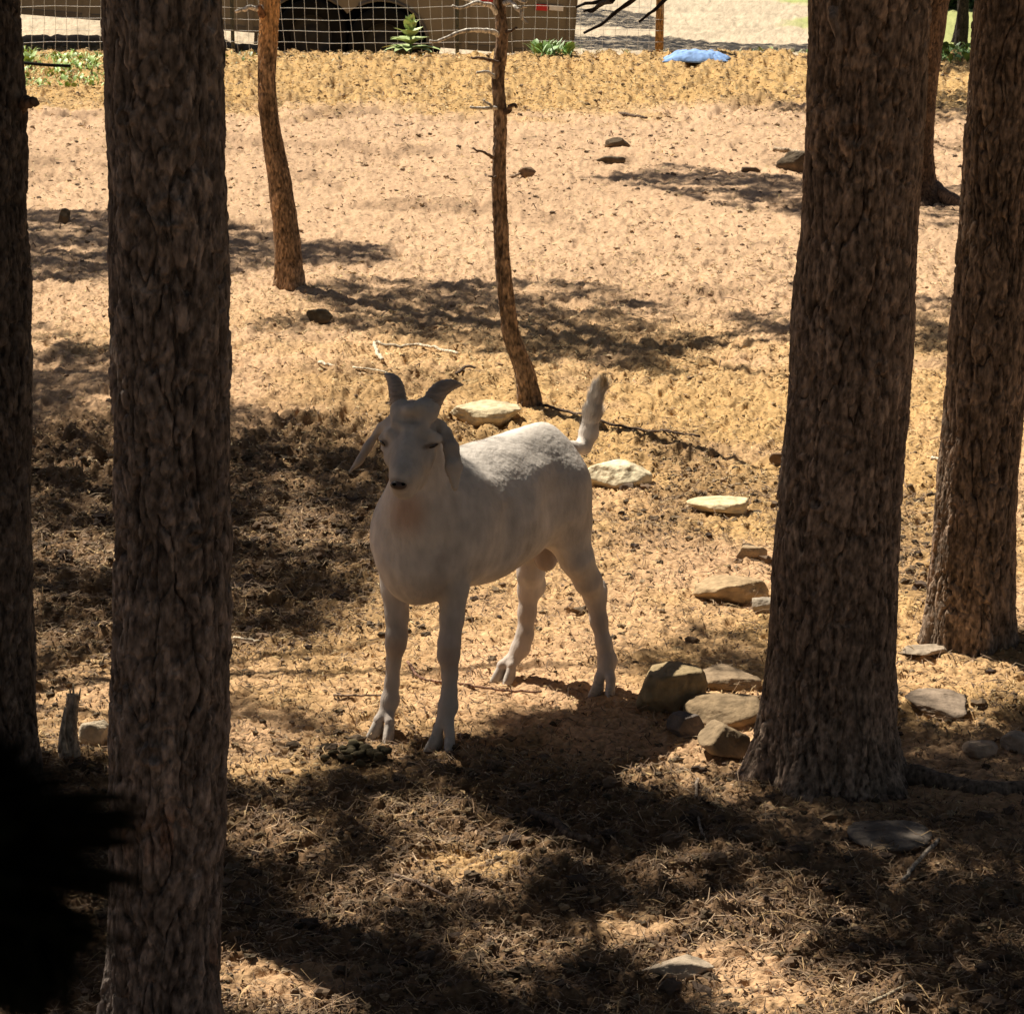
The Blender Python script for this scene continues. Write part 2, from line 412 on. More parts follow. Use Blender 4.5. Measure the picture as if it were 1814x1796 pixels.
HOLES = [(832, 1530, 75, 38), (770, 1562, 40, 10), (505, 1722, 90, 42), (450, 1352, 60, 10), (1130, 1650, 50, 12), (1400, 1780, 90, 30), (1240, 1330, 40, 20),
         (1345, 1280, 50, 20), (470, 1468, 40, 4), (1330, 1640, 36, 14), (1700, 1180, 60, 10), (540, 935, 30, 8), (150, 975, 50, 6), (1720, 1240, 40, 4), (1660, 1430, 20, 2), (600, 1640, 30, 2), (530, 1500, 30, 2), (930, 1692, 20, 0), (1290, 1700, 60, 24), (1560, 1800, 50, 6), (1500, 1745, 16, 2), (720, 1440, 10, 0), (1180, 1540, 20, 0)]

def in_poly(px, py, poly):
    ins = np.zeros(len(px), bool); n = len(poly)
    for i in range(n):
        x1, y1 = poly[i]; x2, y2 = poly[(i + 1) % n]
        c = ((y1 > py) != (y2 > py)) & (px < (x2 - x1) * (py - y1) / (y2 - y1 + 1e-9) + x1)
        ins ^= c
    return ins

def shade_centres():
    r_ = np.random.default_rng(5); out = []
    for poly, dens, (h0, h1) in SHADE:
        zf = -.35 if max(y for x, y in poly) <= 105 else 0.0
        g = np.array([gat(x, y, zf) for x, y in poly])
        lo, hi = g.min(0) - .1, g.max(0) + .1
        n = int((hi[0] - lo[0]) * (hi[1] - lo[1]) * dens)
        x = r_.uniform(lo[0], hi[0], n); y = r_.uniform(lo[1], hi[1], n)
        px, py = to_px(x, y, zf)
        nz = vnoise2(x * 6, y * 6, 8)
        nz2 = vnoise2(x * 4.5 + 3, y * 11, 28) + .5 * vnoise2(x * 11, y * 24, 29); thr = np.where((px < 1000) & (py > 1300), -.30, np.where(py > 1300, -.52, -.55))
        k = in_poly(px, py, poly) & (nz2 > thr)
        for hx, hy, rx, ry in HOLES:
            k &= ((px - hx) / (rx * 1.15 + 62 + 25 * (rx >= 60))) ** 2 + ((py - hy) / (ry * 1.15 + 28 + 12 * (rx >= 60))) ** 2 > 1.0 + .5 * nz
        x, y = x[k], y[k]
        h = r_.uniform(h0, h1, len(x)) + 0.0
        out.append(np.stack([x, y, np.full(len(x), zf)], 1) + SUNDIR[None, :] / SUNDIR[2] * h[:, None])
    return np.vstack(out)

TREES = {}
def tree(key, name, label, group, base, pts, rad, seed, **kw):
    base = np.array([pts[0][0], pts[0][1], Hm(pts[0][0], pts[0][1]) - .0]); 
    t = empty(name, base, label, 'tree', group)
    pts = [list(p) for p in pts]; pts[0][2] = float(base[2]) - .06
    tr = trunk_mesh(pts, rad, seed, base, t, **kw)
    TREES[key] = (t, np.array(pts), base, list(rad))
    return t

def vert(pxs_top, D, base_px, base_py, ytop=0, Dtop=None):
    b = gat(base_px, base_py); tp = P(pxs_top, ytop, Dtop or b[1])
    return b, tp

G1 = 'pine trees standing in the pen'
t1 = gat(298, 1900); t1[0] = -.502; t1[1] = 3.6
tree('T1', 'pine_tree', 'thick pine trunk crossing the whole photo height at left, scaly grey bark', G1, None,
     [(P(281, 2000, 3.6)[0], 3.6, 0)] + [tuple(P(x, y, 3.6)) for x, y in ((287, 1796), (297, 1400), (306, 1000), (304, 700), (297, 300), (286, 0))] + [(-.5, 3.65, 3.5), (-.5, 3.7, 6.5)],
     [.098, .086, .0835, .0825, .081, .079, .078, .07, .03], 3, tone=(.175, .138, .115), orange=.8, knots=((-84, 1.42, .022), (-125, 1.55, .012), (-60, .95, .013), (-98, .62, .016)))
p0 = P(-22, 1360, 4.85)
tree('T0', 'pine_tree', 'dark pine trunk cut off by the left edge of the photo', G1, None,
     [(p0[0] - .01, 4.85, 0), (P(-26, 900, 4.85)[0], 4.85, .65), (P(-33, 300, 4.85)[0], 4.85, 1.4), (P(-42, 0, 4.85)[0], 4.85, 1.75), (-1.02, 4.9, 3.5), (-1.0, 5, 6.5)], [.092, .088, .084, .082, .065, .03], 13, tone=(.11, .088, .073), orange=.3)
tree('T2', 'pine_tree', 'thick pine trunk right of the goat, flared foot among the rocks', G1, None,
     [(.675, 5.08, 0), (.672, 5.08, .35), (.687, 5.08, .8), (.698, 5.08, 1.25), (.702, 5.08, 1.68), (.70, 5.1, 3.5), (.7, 5.2, 7)], [.137, .125, .119, .115, .117, .09, .03], 23,
     flare=.42, flh=.11, knots=((-105, 1.36, .028), (-70, .9, .014), (-120, .62, .016)), tone=(.235, .168, .122), orange=.35, cell=(.0150, .066), nth=360)
tree('T3', 'pine_tree', 'pine trunk at the right edge of the photo with pale chipped bark at its foot', G1, None,
     [(1.128, 6.0, 0), (1.135, 6.0, .3), (1.150, 6.0, .9), (1.160, 6.0, 1.4), (1.178, 6.0, 1.75), (1.17, 6, 3.5), (1.2, 6.1, 7)], [.102, .094, .088, .089, .09, .07, .03], 33,
     flare=.22, flh=.09, tone=(.21, .148, .103), orange=.35, cell=(.0150, .066))
b4 = gat(1606, 350)
tree('T4', 'pine_tree', 'pine trunk mostly hidden behind the thick right trunk', G1, None,
     [(b4[0], b4[1], 0), (b4[0] + .01, b4[1], .4), (b4[0] + .05, b4[1], .9), (b4[0] + .12, b4[1], 1.4), (b4[0] + .15, b4[1], 4), (b4[0] + .2, b4[1], 7)], [.13, .12, .115, .12, .09, .04], 43,
     flare=.9, flh=.12, nth=120, dz=.01, tone=(.13, .08, .048), cell=(.04, .12))  # bark tone lowered to stand for the shade on this trunk
for k, (bx, by, tx, r, s, lab) in enumerate([(1702, 108, 1706, .062, 53, 'thin dark far trunk beyond the pen, seen in the gap between the two right-hand pines'),
                                             (1690, 92, 1728, .035, 57, 'thinner leaning far stem beside the far trunk in the gap at the upper right')]):
    b = gat(bx, by, -.4); tp = P(tx, 0, b[1])
    tree('T5%d' % k, 'pine_tree', lab, 'far trees beyond the pen', None, [(b[0], b[1], 0), ((b[0] + tp[0]) / 2, b[1], .3), (tp[0], b[1], .9), (tp[0] + .1, b[1], 5)], [r, r * .9, r * .85, r * .4], s, nth=40, dz=.02, tone=(.03, .022, .016), orange=0)
# sapling with rusty bark
D1 = gat(512, 503)[1]
sp = [(512, 503, 24), (509, 430, 23), (500, 350, 21.5), (491, 290, 19.5), (480, 230, 17), (473, 150, 16), (475, 70, 17), (478, 0, 17)]
pts = [P(x, y, D1) for x, y, w in sp]; rad = [w / F_PX * (D1 * CC + .3) for x, y, w in sp]
pts = [tuple(p) for p in pts] + [(pts[-1][0] + .05, D1, 3.0), (pts[-1][0] + .1, D1, 4.2)]; rad += [.03, .012]
tree('S1', 'pine_sapling', 'slim leaning sapling with rusty orange upper bark, left of the centre', G1, None, pts, rad, 63, nth=120, dz=.006, cell=(.03, .06), amp=.0045, flare=.25, flh=.06, tone=(.28, .18, .105), orange=.4, hi=(0, 2), topcol=(.85, 1.2, (.62, .34, .14)))
# dead sapling
D2 = gat(944, 714)[1]
sp = [(944, 714, 21), (926, 650, 18), (907, 600, 15.5), (897, 540, 14.5), (891, 480, 13.5), (888, 420, 13), (885, 350, 12.5), (884, 280, 11.5), (886, 200, 11), (882, 130, 11), (889, 75, 10), (884, 0, 9)]
pts = [tuple(P(x, y, D2)) for x, y, w in sp]; rad = [w / F_PX * (D2 * CC + .35) for x, y, w in sp]
pts2 = pts + [(pts[-1][0] - .05, D2, 2.5)]; rad2 = rad + [.006]
tree('S2', 'dead_sapling', 'thin dead sapling with bare broken side twigs standing behind the goat', G1, None, pts2, rad2, 73, nth=90, dz=.006, cell=(.022, .04), amp=.0038, flare=.15, flh=.04, tone=(.21, .14, .09), orange=.15, hi=(0, 2))

def twig(tkey, poly, D, r0, r1, col, name='branch', dd=None, n=7):
    rt = name == 'root'
    t, _, base, _ = TREES[tkey]
    pts = [P(x, y, D + (dd[i] if dd else 0)) for i, (x, y) in enumerate(poly)]
    pts = np.array(pts)
    # densify with jitter
    s = np.linspace(0, len(pts) - 1, (len(pts) - 1) * 6 + 1)
    q = np.stack([np.interp(s, np.arange(len(pts)), pts[:, c]) for c in range(3)], 1)
    ker = np.array([.25, .5, .25])
    for _ in range(3):
        for c in range(3): q[1:-1, c] = (q[:-2, c] + 2 * q[1:-1, c] + q[2:, c]) / 4
    wob = rng.normal(size=(len(q), 3)) * r0 * (.12 if rt else .5)
    for _ in range(2): wob[1:-1] = (wob[:-2] + wob[1:-1] + wob[2:]) / 3
    wob[0] = 0; q += wob
    mb = MB(); mb.tube(q - base, np.linspace(r0, r1, len(q)) * (1 + (.03 if rt else .10) * np.sin(np.arange(len(q)) * 1.9)), n, col=col, jit=.03 if rt else .08)
    return mb.build(name, M['bark'], t)

grey = (.62, .56, .48); brn = (.15, .10, .07)
for poly, r0, r1, col, dd in [
    ([(890, 66), (868, 52), (842, 52), (800, 64), (762, 76)], .0100, .0048, grey, [0, -.05, -.1, -.1, -.1]),
    ([(884, 22), (862, 6), (845, 4), (825, 12), (803, 15)], .0100, .0045, grey, [0, -.05, -.1, -.12, -.15]),
    ([(850, 4), (826, 0), (800, -6)], .005, .003, grey, [-.08, -.1, -.12]),
    ([(888, 8), (905, 3), (918, 18), (926, 32), (937, 46)], .0095, .0045, grey, [0, -.05, -.1, -.1, -.1]),
    ([(919, 18), (926, 10), (932, 14)], .006, .003, grey, [-.1, -.1, -.1]),
    ([(905, 3), (918, -4), (930, 6), (936, 2)], .006, .003, grey, [-.05, -.1, -.1, -.1]),
    ([(890, 116), (878, 110), (866, 105), (850, 105), (834, 101)], .008, .004, brn, [0, -.03, -.05, -.05, -.05]),
    ([(882, 140), (872, 132), (864, 128), (846, 129)], .008, .004, grey, [0, -.03, -.05, -.05]),
    ([(885, 192), (868, 191), (840, 193), (834, 188)], .007, .004, grey, [0, -.05, -.06, -.06]),
    ([(872, 191), (862, 183), (858, 178)], .005, .003, grey, [-.05, -.06, -.06]),
    ([(888, 200), (900, 195), (906, 189), (917, 187)], .012, .005, brn, [0, -.02, -.03, -.03]),
    ([(888, 60), (903, 56), (914, 50)], .006, .003, brn, [0, -.03, -.03]),
    ([(882, 284), (868, 276), (855, 269), (836, 264)], .007, .003, brn, [0, -.03, -.05, -.06]),
    ([(884, 313), (875, 314), (866, 312)], .006, .003, brn, [0, -.03, -.05]),
    ([(893, 460), (901, 462)], .007, .003, brn, [0, -.02])]:
    twig('S2', poly, D2, r0, r1, col, dd=dd)
twig('S1', [(474, 20), (455, 20), (440, 16), (420, 18)], D1, .016, .007, grey, dd=[0, -.05, -.08, -.1])
twig('S1', [(474, 28), (464, 22), (458, 10)], D1, .02, .010, (.2, .1, .05), dd=[0, -.05, -.06])
# stubs on the thick trunks
twig('T2', [(1476, 14), (1478, 40), (1484, 88)], 4.93, .011, .006, (.24, .18, .14), name='branch_stub', dd=[.03, 0, .01])
twig('T0', [(30, 190), (50, 185), (58, 178)], 4.8, .014, .007, brn, name='branch_stub', dd=[.05, 0, -.02])
# roots
twig('T2', [(1590, 1375), (1640, 1378), (1690, 1392), (1750, 1402), (1840, 1398), (1900, 1405)], 5.05, .026, .018, (.15, .11, .08), name='root', dd=[0, -.02, -.06, -.09, -.08, -.1], n=14)
twig('T4', [(1650, 335), (1680, 352), (1715, 366), (1760, 372)], D1, .05, .02, (.2, .12, .07), name='root', dd=[b4[1] - D1, b4[1] - D1 - .2, b4[1] - D1 - .4, b4[1] - D1 - .5], n=10)
# dark hanging twigs at top centre right, from the thick right pine
for poly in ([(1440, -120), (1250, -60), (1180, 0), (1160, 18), (1135, 38)], [(1180, -60), (1120, 0), (1080, 36), (1035, 62)], [(1180, -60), (1100, -10), (1060, 12), (1030, 22)],
             [(1130, -30), (1080, -4), (1050, 8), (1020, 12)], [(1085, 0), (1062, 12), (1045, 24)]):
    twig('T2', poly, 5.3, .007, .0028, (.05, .035, .03), dd=[.0] + [.3] * (len(poly) - 1), n=5)

# off-frame trees that carry the crowns throwing the shade
OFF = [('pine tree out of frame left of the goat', -2.7, 6.9), ('pine tree out of frame beyond the left trunks', -3.4, 9.6), ('pine tree out of frame far left', -4.3, 13.0),
       ('pine tree out of frame near left', -1.9, 4.6), ('pine tree out of frame at right behind the trunks', 3.6, 11.5), ('pine tree out of frame behind the trailer', -3.2, 33.0), ('pine tree out of frame beyond right', 9.5, 27.0)]
for k, (lab, x, y) in enumerate(OFF):
    hh_ = {0: 3.4, 1: 4.6, 2: 4.6}.get(k, 8.5)
    tree('O%d' % k, 'pine_tree', lab, 'pines around the pen', None, [(x, y, 0), (x + .03, y, hh_ * .25), (x, y, hh_ * .6), (x, y, hh_)], [.14, .12, .09, .02], 100 + k, nth=28, dz=.08)

def crowns():
    c = shade_centres()
    r_ = np.random.default_rng(9)
    # shade for the thick trunks and the goat's head
    extra = []
    for (x, y, z0, z1, rr, n, h0, h1) in [(-.5, 3.6, 0, 2.1, .13, 230, 1.5, 3.0), (-.97, 4.85, 0, 2.1, .13, 200, 1.5, 3.0), (.69, 5.08, 0, 2.1, .16, 260, 1.3, 3.0), (1.15, 6.0, 0, 2.1, .14, 230, 1.3, 3.0),
                                           (-.20, 5.15, .62, .88, .16, 190, 2.2, 3.0), (-.17, 5.33, .4, .62, .14, 110, 2.2, 3.0), (-.02, 5.45, .55, .62, .10, 22, 2.2, 3.2)]:
        a = r_.uniform(0, 2 * math.pi, n); q = np.stack([x + rr * np.cos(a) * r_.random(n) ** .5, y + rr * np.sin(a) * r_.random(n) ** .5, r_.uniform(z0, z1, n)], 1)
        q = q + SUNDIR / SUNDIR[2] * r_.uniform(h0, h1, n)[:, None]
        q = q[q[:, 2] > 2.35]
        extra.append(q)
    c = np.vstack([c] + extra)
    c = c[c[:, 2] > 2.3]
    gp = c - SUNDIR / SUNDIR[2] * c[:, 2:3]; hx_, hy_ = to_px(gp[:, 0], np.minimum(gp[:, 1], 20)); hn = vnoise2(gp[:, 0] * 7, gp[:, 1] * 7, 18); keep = np.ones(len(c), bool)
    for a_, b_, rx, ry in HOLES: keep &= ((hx_ - a_) / (rx * 1.15 + 62 + 25 * (rx >= 60))) ** 2 + ((hy_ - b_) / (ry * 1.15 + 28 + 12 * (rx >= 60))) ** 2 > 1.0 + .4 * hn
    c = c[keep]
    px, py = to_px(c[:, 0], c[:, 1], c[:, 2]); c = c[~((py > -140) & (px > -150) & (px < 1964))]
    for q, rad_ in ((P(935, 765, 5.6), .075), (P(985, 775, 5.66), .06), (P(850, 800, 5.4), .02), (P(1050, 740, 5.8), .12), (P(895, 1170, 5.72), .10), (P(1060, 1210, 5.6), .03)):
        r0_ = c - q; t_ = r0_ @ SUNDIR; dd_ = np.linalg.norm(r0_ - t_[:, None] * SUNDIR, axis=1); c = c[dd_ > rad_ + .10]
    keys = [k for k in TREES if k not in ('S2', 'T50', 'T51')]
    B = np.array([TREES[k][2][:2] for k in keys])
    d = np.hypot(c[:, None, 0] - B[None, :, 0], c[:, None, 1] - B[None, :, 1]); own = d.argmin(1)
    for ki, k in enumerate(keys):
        cc = c[own == ki]; t, pts, base, rad = TREES[k]
        # no fuller crown: just the tufts set up-sun for their shade
        n = 500 if k[0] in 'TO' else 60
        if len(cc):
            V, Q = tufts(cc - base, .095, 16, .011, r_)
            mb = MB(); mb.add(V, Q=Q)
            # limbs towards clusters of tufts
            cells = {}
            for q in cc: cells.setdefault(tuple(np.floor(q / np.array([1.0, 1.0, 1.0])).astype(int)), []).append(q)
            o = mb.build('crown', M['needle'], t)
            nb = 0
            for key, qs in sorted(cells.items(), key=lambda kv: -len(kv[1])):
                if len(qs) < 6 or nb >= 14: continue
                q = np.mean(qs, 0); zt = max(2.2, q[2] - .35)
                zt = min(zt, pts[-1][2] - .2)
                a = np.array([np.interp(zt, pts[:, 2], pts[:, 0]), np.interp(zt, pts[:, 2], pts[:, 1]), zt])
                mid = (a + q) / 2 + np.array([0, 0, .15])
                lb = MB(); s = np.linspace(0, 1, 8)[:, None]; path = (1 - s) ** 2 * a + 2 * s * (1 - s) * mid + s ** 2 * q
                gp = path - SUNDIR / SUNDIR[2] * path[:, 2:3]; hx_, hy_ = to_px(gp[:, 0], gp[:, 1])
                if any(((((hx_ - a_) / (rx + 60)) ** 2 + ((hy_ - b_) / (ry + 26)) ** 2) < 1).any() for a_, b_, rx, ry in HOLES): continue
                lb.tube(path - base, np.linspace(.022, .006, 8), 5, col=brn); lb.build('limb', M['bark'], t); nb += 1
crowns()

# deep woods behind and beside the viewer: they screen the sky
def wood_tree(seed):
    r_ = np.random.default_rng(seed); n = 1500
    z = 2.6 + 6.4 * r_.random(n) ** 1.1; rr = (1.9 * (1 - (z - 2.4) / 7.4) + .25) * r_.random(n) ** .45; a = r_.uniform(0, 6.283, n)
    return tufts(np.stack([rr * np.cos(a), rr * np.sin(a), z], 1), .17, 12, .022, r_)
wv, wq = wood_tree(77)
wt = None
WOODS = [(-2.6, 1.2), (-.6, -1.6), (2.1, .9), (2.9, 4.2), (-3.6, 3.6), (1.9, -2.4), (-3.0, -3.2), (4.6, 7.2), (5.2, 1.0), (4.6, -4.0), (-6.0, 1.0), (.2, -5.0), (3.1, 8.6), (5.6, 11.5), (7.4, 5.0), (-5.8, -4.6)]
WLAB = ['close at the left hand of the viewer', 'directly behind the viewer', 'close at the right hand of the viewer', 'just past the right edge of the photo', 'just past the left edge of the photo',
        'behind the right shoulder of the viewer', 'behind the left shoulder of the viewer', 'off to the right, level with the broken dead sapling', 'well off to the right, level with the viewer', 'far back on the right',
        'well off to the left, level with the viewer', 'farthest straight behind the viewer', 'off to the right, nearest to the dead sapling', 'off to the right, level with the rusty sapling', 'farthest off to the right, level with the goat', 'far back on the left']
for k, (x, y) in enumerate(WOODS):
    root = empty('pine_tree', (x, y, float(Hm(x, y))), 'unseen pine ' + WLAB[k], 'tree', 'woods around the viewer'); root.rotation_euler[2] = k * 1.3
    if wt is None:
        cr = mesh_np('crown', wv, wq, M['needle'], True, root, {'tint': np.ones((len(wv), 3))})
        mb = MB(); mb.tube([(0, 0, -.1), (.02, 0, 3), (0, 0, 6), (0, 0, 9)], [.15, .12, .08, .02], 16, col=(.12, .09, .07), jit=.1); tk = mb.build('trunk', M['bark'], root)
        wt = (cr, tk)
    else:
        for s in wt:
            c2 = s.copy(); scene.collection.objects.link(c2); c2.parent = root

# ------------------------------------------------------------------ goat
def smin(a, b, k):
    h = np.clip(.5 + .5 * (b - a) / k, 0, 1)
    return b + (a - b) * h - k * h * (1 - h)

class SDF:
    def __init__(s, lo, hi, h):
        s.lo = np.array(lo, float); s.h = h; s.n = np.ceil((np.array(hi) - s.lo) / h).astype(int) + 1
        s.F = np.full(s.n, .2, np.float32)
    def block(s, lo, hi):
        a = np.clip(np.floor((np.asarray(lo) - s.lo) / s.h).astype(int), 0, s.n); b = np.clip(np.ceil((np.asarray(hi) - s.lo) / s.h).astype(int) + 1, 0, s.n)
        g = np.meshgrid(*[s.lo[i] + np.arange(a[i], b[i]) * s.h for i in range(3)], indexing='ij')
        return (slice(a[0], b[0]), slice(a[1], b[1]), slice(a[2], b[2])), np.stack(g, -1)
    def apply(s, sl, d, k, sub=False):
        if d.size == 0: return
        if sub: s.F[sl] = -smin(-s.F[sl], d, k)
        else: s.F[sl] = smin(s.F[sl], d, k)
    def cone(s, a, b, ra, rb, k=.02, sub=False, flat=None):
        a = np.asarray(a, float); b = np.asarray(b, float); pad = max(ra, rb) + k + .02
        sl, p = s.block(np.minimum(a, b) - pad, np.maximum(a, b) + pad)
        ab = b - a; t = np.clip(((p - a) @ ab) / (ab @ ab + 1e-12), 0, 1); e = p - a - t[..., None] * ab
        if flat is not None:
            ax, f = flat; ax = np.asarray(ax) / np.linalg.norm(ax); c = e @ ax; e = e + (f - 1) * c[..., None] * ax
            d = (np.linalg.norm(e, axis=-1) - (ra + (rb - ra) * t)) / max(f, 1)
        else:
            d = np.linalg.norm(e, axis=-1) - (ra + (rb - ra) * t)
        s.apply(sl, d, k, sub)
    def chain(s, pts, radii, k=.02, flat=None):
        for i in range(len(pts) - 1): s.cone(pts[i], pts[i + 1], radii[i], radii[i + 1], k, flat=flat)
    def ell(s, c, r, R=None, k=.02, sub=False):
        c = np.asarray(c, float); r = np.asarray(r, float); pad = r.max() + k + .02
        sl, p = s.block(c - pad, c + pad); q = p - c
        if R is not None: q = q @ np.asarray(R)          # columns of R are the axes
        k0 = np.linalg.norm(q / r, axis=-1); k1 = np.linalg.norm(q / (r * r), axis=-1) + 1e-9
        s.apply(sl, k0 * (k0 - 1) / k1, k, sub)

def surface_nets(F, lo, h):
    S = F < 0; nx, ny, nz = F.shape
    acc = np.zeros((nx - 1, ny - 1, nz - 1, 3), np.float32); cnt = np.zeros((nx - 1, ny - 1, nz - 1), np.float32)
    sl = lambda a, n: slice(a, n - 1 + a)
    for ax in range(3):
        o = [i for i in range(3) if i != ax]
        for p in (0, 1):
            for q in (0, 1):
                a = [0, 0, 0]; a[o[0]] = p; a[o[1]] = q; b = list(a); b[ax] = 1
                A = F[sl(a[0], nx), sl(a[1], ny), sl(a[2], nz)]; B = F[sl(b[0], nx), sl(b[1], ny), sl(b[2], nz)]
                m = (A < 0) != (B < 0)
                t = np.where(m, A / np.where(m, A - B, 1), 0)
                for c in range(3):
                    acc[..., c] += np.where(m, t if c == ax else a[c], 0)
                cnt += m
    act = cnt > 0; idx = np.full(act.shape, -1, np.int64); idx[act] = np.arange(act.sum())
    cell = np.argwhere(act); V = (cell + acc[act] / cnt[act][:, None]) * h + lo
    Qs = []
    for ax in range(3):
        o1, o2 = [(1, 2), (2, 0), (0, 1)][ax]
        a = [slice(None)] * 3; b = [slice(None)] * 3
        a[ax] = slice(0, F.shape[ax] - 1); b[ax] = slice(1, F.shape[ax])
        sa, sb = S[tuple(a)], S[tuple(b)]; m = sa != sb
        e = np.argwhere(m); ok = (e[:, o1] > 0) & (e[:, o2] > 0) & (e[:, o1] < F.shape[o1] - 1) & (e[:, o2] < F.shape[o2] - 1); e = e[ok]
        def ci(d1, d2):
            c = e.copy(); c[:, o1] -= d1; c[:, o2] -= d2; return idx[c[:, 0], c[:, 1], c[:, 2]]
        q = np.stack([ci(1, 1), ci(0, 1), ci(0, 0), ci(1, 0)], 1)
        fl = ~sa[e[:, 0], e[:, 1], e[:, 2]]; q[fl] = q[fl][:, ::-1]
        Qs.append(q)
    return V, np.vstack(Qs)

GO = np.array([-.0625, 5.475, 0.0]); GF = np.array([-.655, -.755, 0.0]); GR = np.array([.755, -.655, 0.0])
def G(f, r, z): return GO + GF * f + GR * r + np.array([0, 0, z])
ZAX = np.array([0, 0, 1.0]); RB = np.stack([GF, GR, ZAX], 1)

def goat():
    root = empty('goat', (GO[0], GO[1], 0), 'white goat with short curved horns and drooping ears standing in dappled shade, facing the viewer', 'goat')
    s = SDF((-.42, 4.85, -.02), (.36, 5.98, .93), .0038)
    # trunk of the body
    s.ell(G(-.01, 0, .474), (.25, .128, .148), RB, .03)
    s.ell(G(.05, 0, .450), (.19, .128, .132), RB, .04)
    s.ell(G(.17, 0, .462), (.125, .118, .128), RB, .05)
    s.ell(G(.205, 0, .425), (.085, .105, .092), RB, .05)          # brisket
    s.ell(G(-.175, 0, .503), (.105, .096, .114), RB, .05)          # rump
    s.ell(G(-.16, -.05, .47), (.11, .07, .11), RB, .05)
    s.cone(G(.10, 0, .575), G(-.2, 0, .592), .034, .034, .05)     # spine
    s.ell(G(.14, .062, .49), (.075, .06, .11), RB, .05)           # shoulders
    s.ell(G(.15, -.062, .49), (.075, .06, .11), RB, .05)
    s.ell(P(735, 1000, 5.29), (.062, .075, .085), RB, .05)
    # neck
    s.chain([P(741, 795, 5.25), P(744, 850, 5.27), P(750, 905, 5.29), G(.20, 0, .47)], [.044, .054, .074, .10], .045)
    s.chain([P(748, 800, 5.29), G(.16, 0, .575)], [.036, .052], .045)
    # head
    fw = P(708, 868, 5.04) - P(735, 735, 5.17); fw /= np.linalg.norm(fw)
    wv_ = np.array([.97, -.22, .0]); wv_ -= fw * (wv_ @ fw); wv_ /= np.linalg.norm(wv_); up = np.cross(fw, wv_)
    if up[1] > 0: up = -up
    RH = np.stack([wv_, fw, up], 1)
    s.ell(P(728, 757, 5.19), (.052, .060, .050), RH, .02)
    s.ell(P(727, 783, 5.155), (.055, .045, .042), RH, .03)
    s.chain([P(727, 775, 5.14), P(722, 812, 5.098), P(717, 842, 5.06), P(713, 859, 5.045)], [.044, .036, .029, .022], .02)
    s.cone(P(720, 800, 5.085), P(713, 846, 5.035), .022, .018, .02)        # nasal bridge
    s.chain([P(738, 800, 5.19), P(728, 842, 5.12), P(716, 868, 5.07)], [.040, .030, .021], .025)   # jaw
    s.cone(P(708, 870, 5.05), P(718, 871, 5.055), .014, .014, .012)         # lower lip, chin
    s.cone(P(681, 776, 5.14), P(692, 768, 5.118), .010, .010, .02)        # brow ridges
    s.cone(P(775, 777, 5.125), P(758, 770, 5.108), .010, .010, .02)
    s.ell(P(694, 800, 5.125), (.014, .03, .014), RH, .02); s.ell(P(757, 806, 5.12), (.016, .03, .016), RH, .02)
    s.ell(P(709, 728, 5.14), (.021, .030, .02), RH, .012); s.ell(P(752, 727, 5.14), (.028, .031, .02), RH, .012)   # horn base bumps
    s.cone(P(708, 735, 5.14), P(705, 708, 5.16), .018, .0118, .012); s.cone(P(752, 732, 5.14), P(768, 708, 5.158), .021, .0130, .012)
    s.cone(P(722, 726, 5.118), P(740, 722, 5.122), .011, .012, .014); s.cone(P(726, 770, 5.10), P(720, 818, 5.072), .012, .012, .015)
    s.cone(P(699, 748, 5.118), P(717, 757, 5.108), .006, .005, .014); s.cone(P(732, 760, 5.106), P(752, 753, 5.112), .006, .005, .014)
    s.cone(P(726, 738, 5.108), P(724, 764, 5.090), .004, .003, .006, sub=True)
    s.ell(P(679, 788, 5.112), (.006, .009, .006), RH, .006, sub=True); s.ell(P(764, 792, 5.092), (.010, .006, .006), RH, .006, sub=True)   # sockets
    s.cone(P(673, 777, 5.132), P(688, 785, 5.116), .0052, .0045, .007); s.cone(P(751, 788, 5.096), P(778, 780, 5.116), .0056, .0052, .007)     # upper lids
    s.cone(P(676, 795, 5.132), P(690, 797, 5.116), .0035, .0030, .006); s.cone(P(752, 797, 5.100), P(776, 790, 5.120), .0036, .0036, .006)
    s.cone(P(692, 873, 5.032), P(706, 878, 5.020), .0032, .0032, .003, sub=True); s.cone(P(706, 878, 5.020), P(723, 873, 5.028), .0032, .0028, .003, sub=True)
    # ears
    s.chain([P(688, 753, 5.19), P(670, 762, 5.195), P(652, 790, 5.19), P(636, 816, 5.18), P(618, 838, 5.17)], [.010, .0150, .0165, .0135, .0035], .005, flat=((.8, 0, -.6), 2.3))
    s.chain([P(774, 752, 5.16), P(789, 768, 5.145), P(799, 795, 5.120), P(804, 828, 5.105), P(806, 866, 5.10)], [.0085, .0125, .0158, .0165, .006], .003, flat=((-.25, 1, .1), 2.2))
    s.cone(P(676, 757, 5.18), P(690, 752, 5.17), .010, .014, .012); s.cone(P(783, 757, 5.165), P(768, 752, 5.17), .008, .014, .012)
    # front legs
    s.chain([P(702, 955, 5.37), P(701, 1040, 5.36), P(703, 1090, 5.35), P(703, 1125, 5.342), P(701, 1142, 5.345), P(697, 1175, 5.35), P(695, 1208, 5.35), P(691, 1240, 5.345), P(684, 1266, 5.335)],
            [.050, .034, .0252, .0232, .0226, .0160, .0152, .0198, .0170], .010)
    s.chain([P(798, 940, 5.28), P(803, 1040, 5.275), P(801, 1095, 5.27), P(796, 1140, 5.262), P(795, 1160, 5.265), P(797, 1195, 5.27), P(796, 1225, 5.27), P(794, 1250, 5.265), P(788, 1276, 5.255)],
            [.056, .035, .0255, .0238, .0232, .0168, .0160, .0208, .0178], .010)
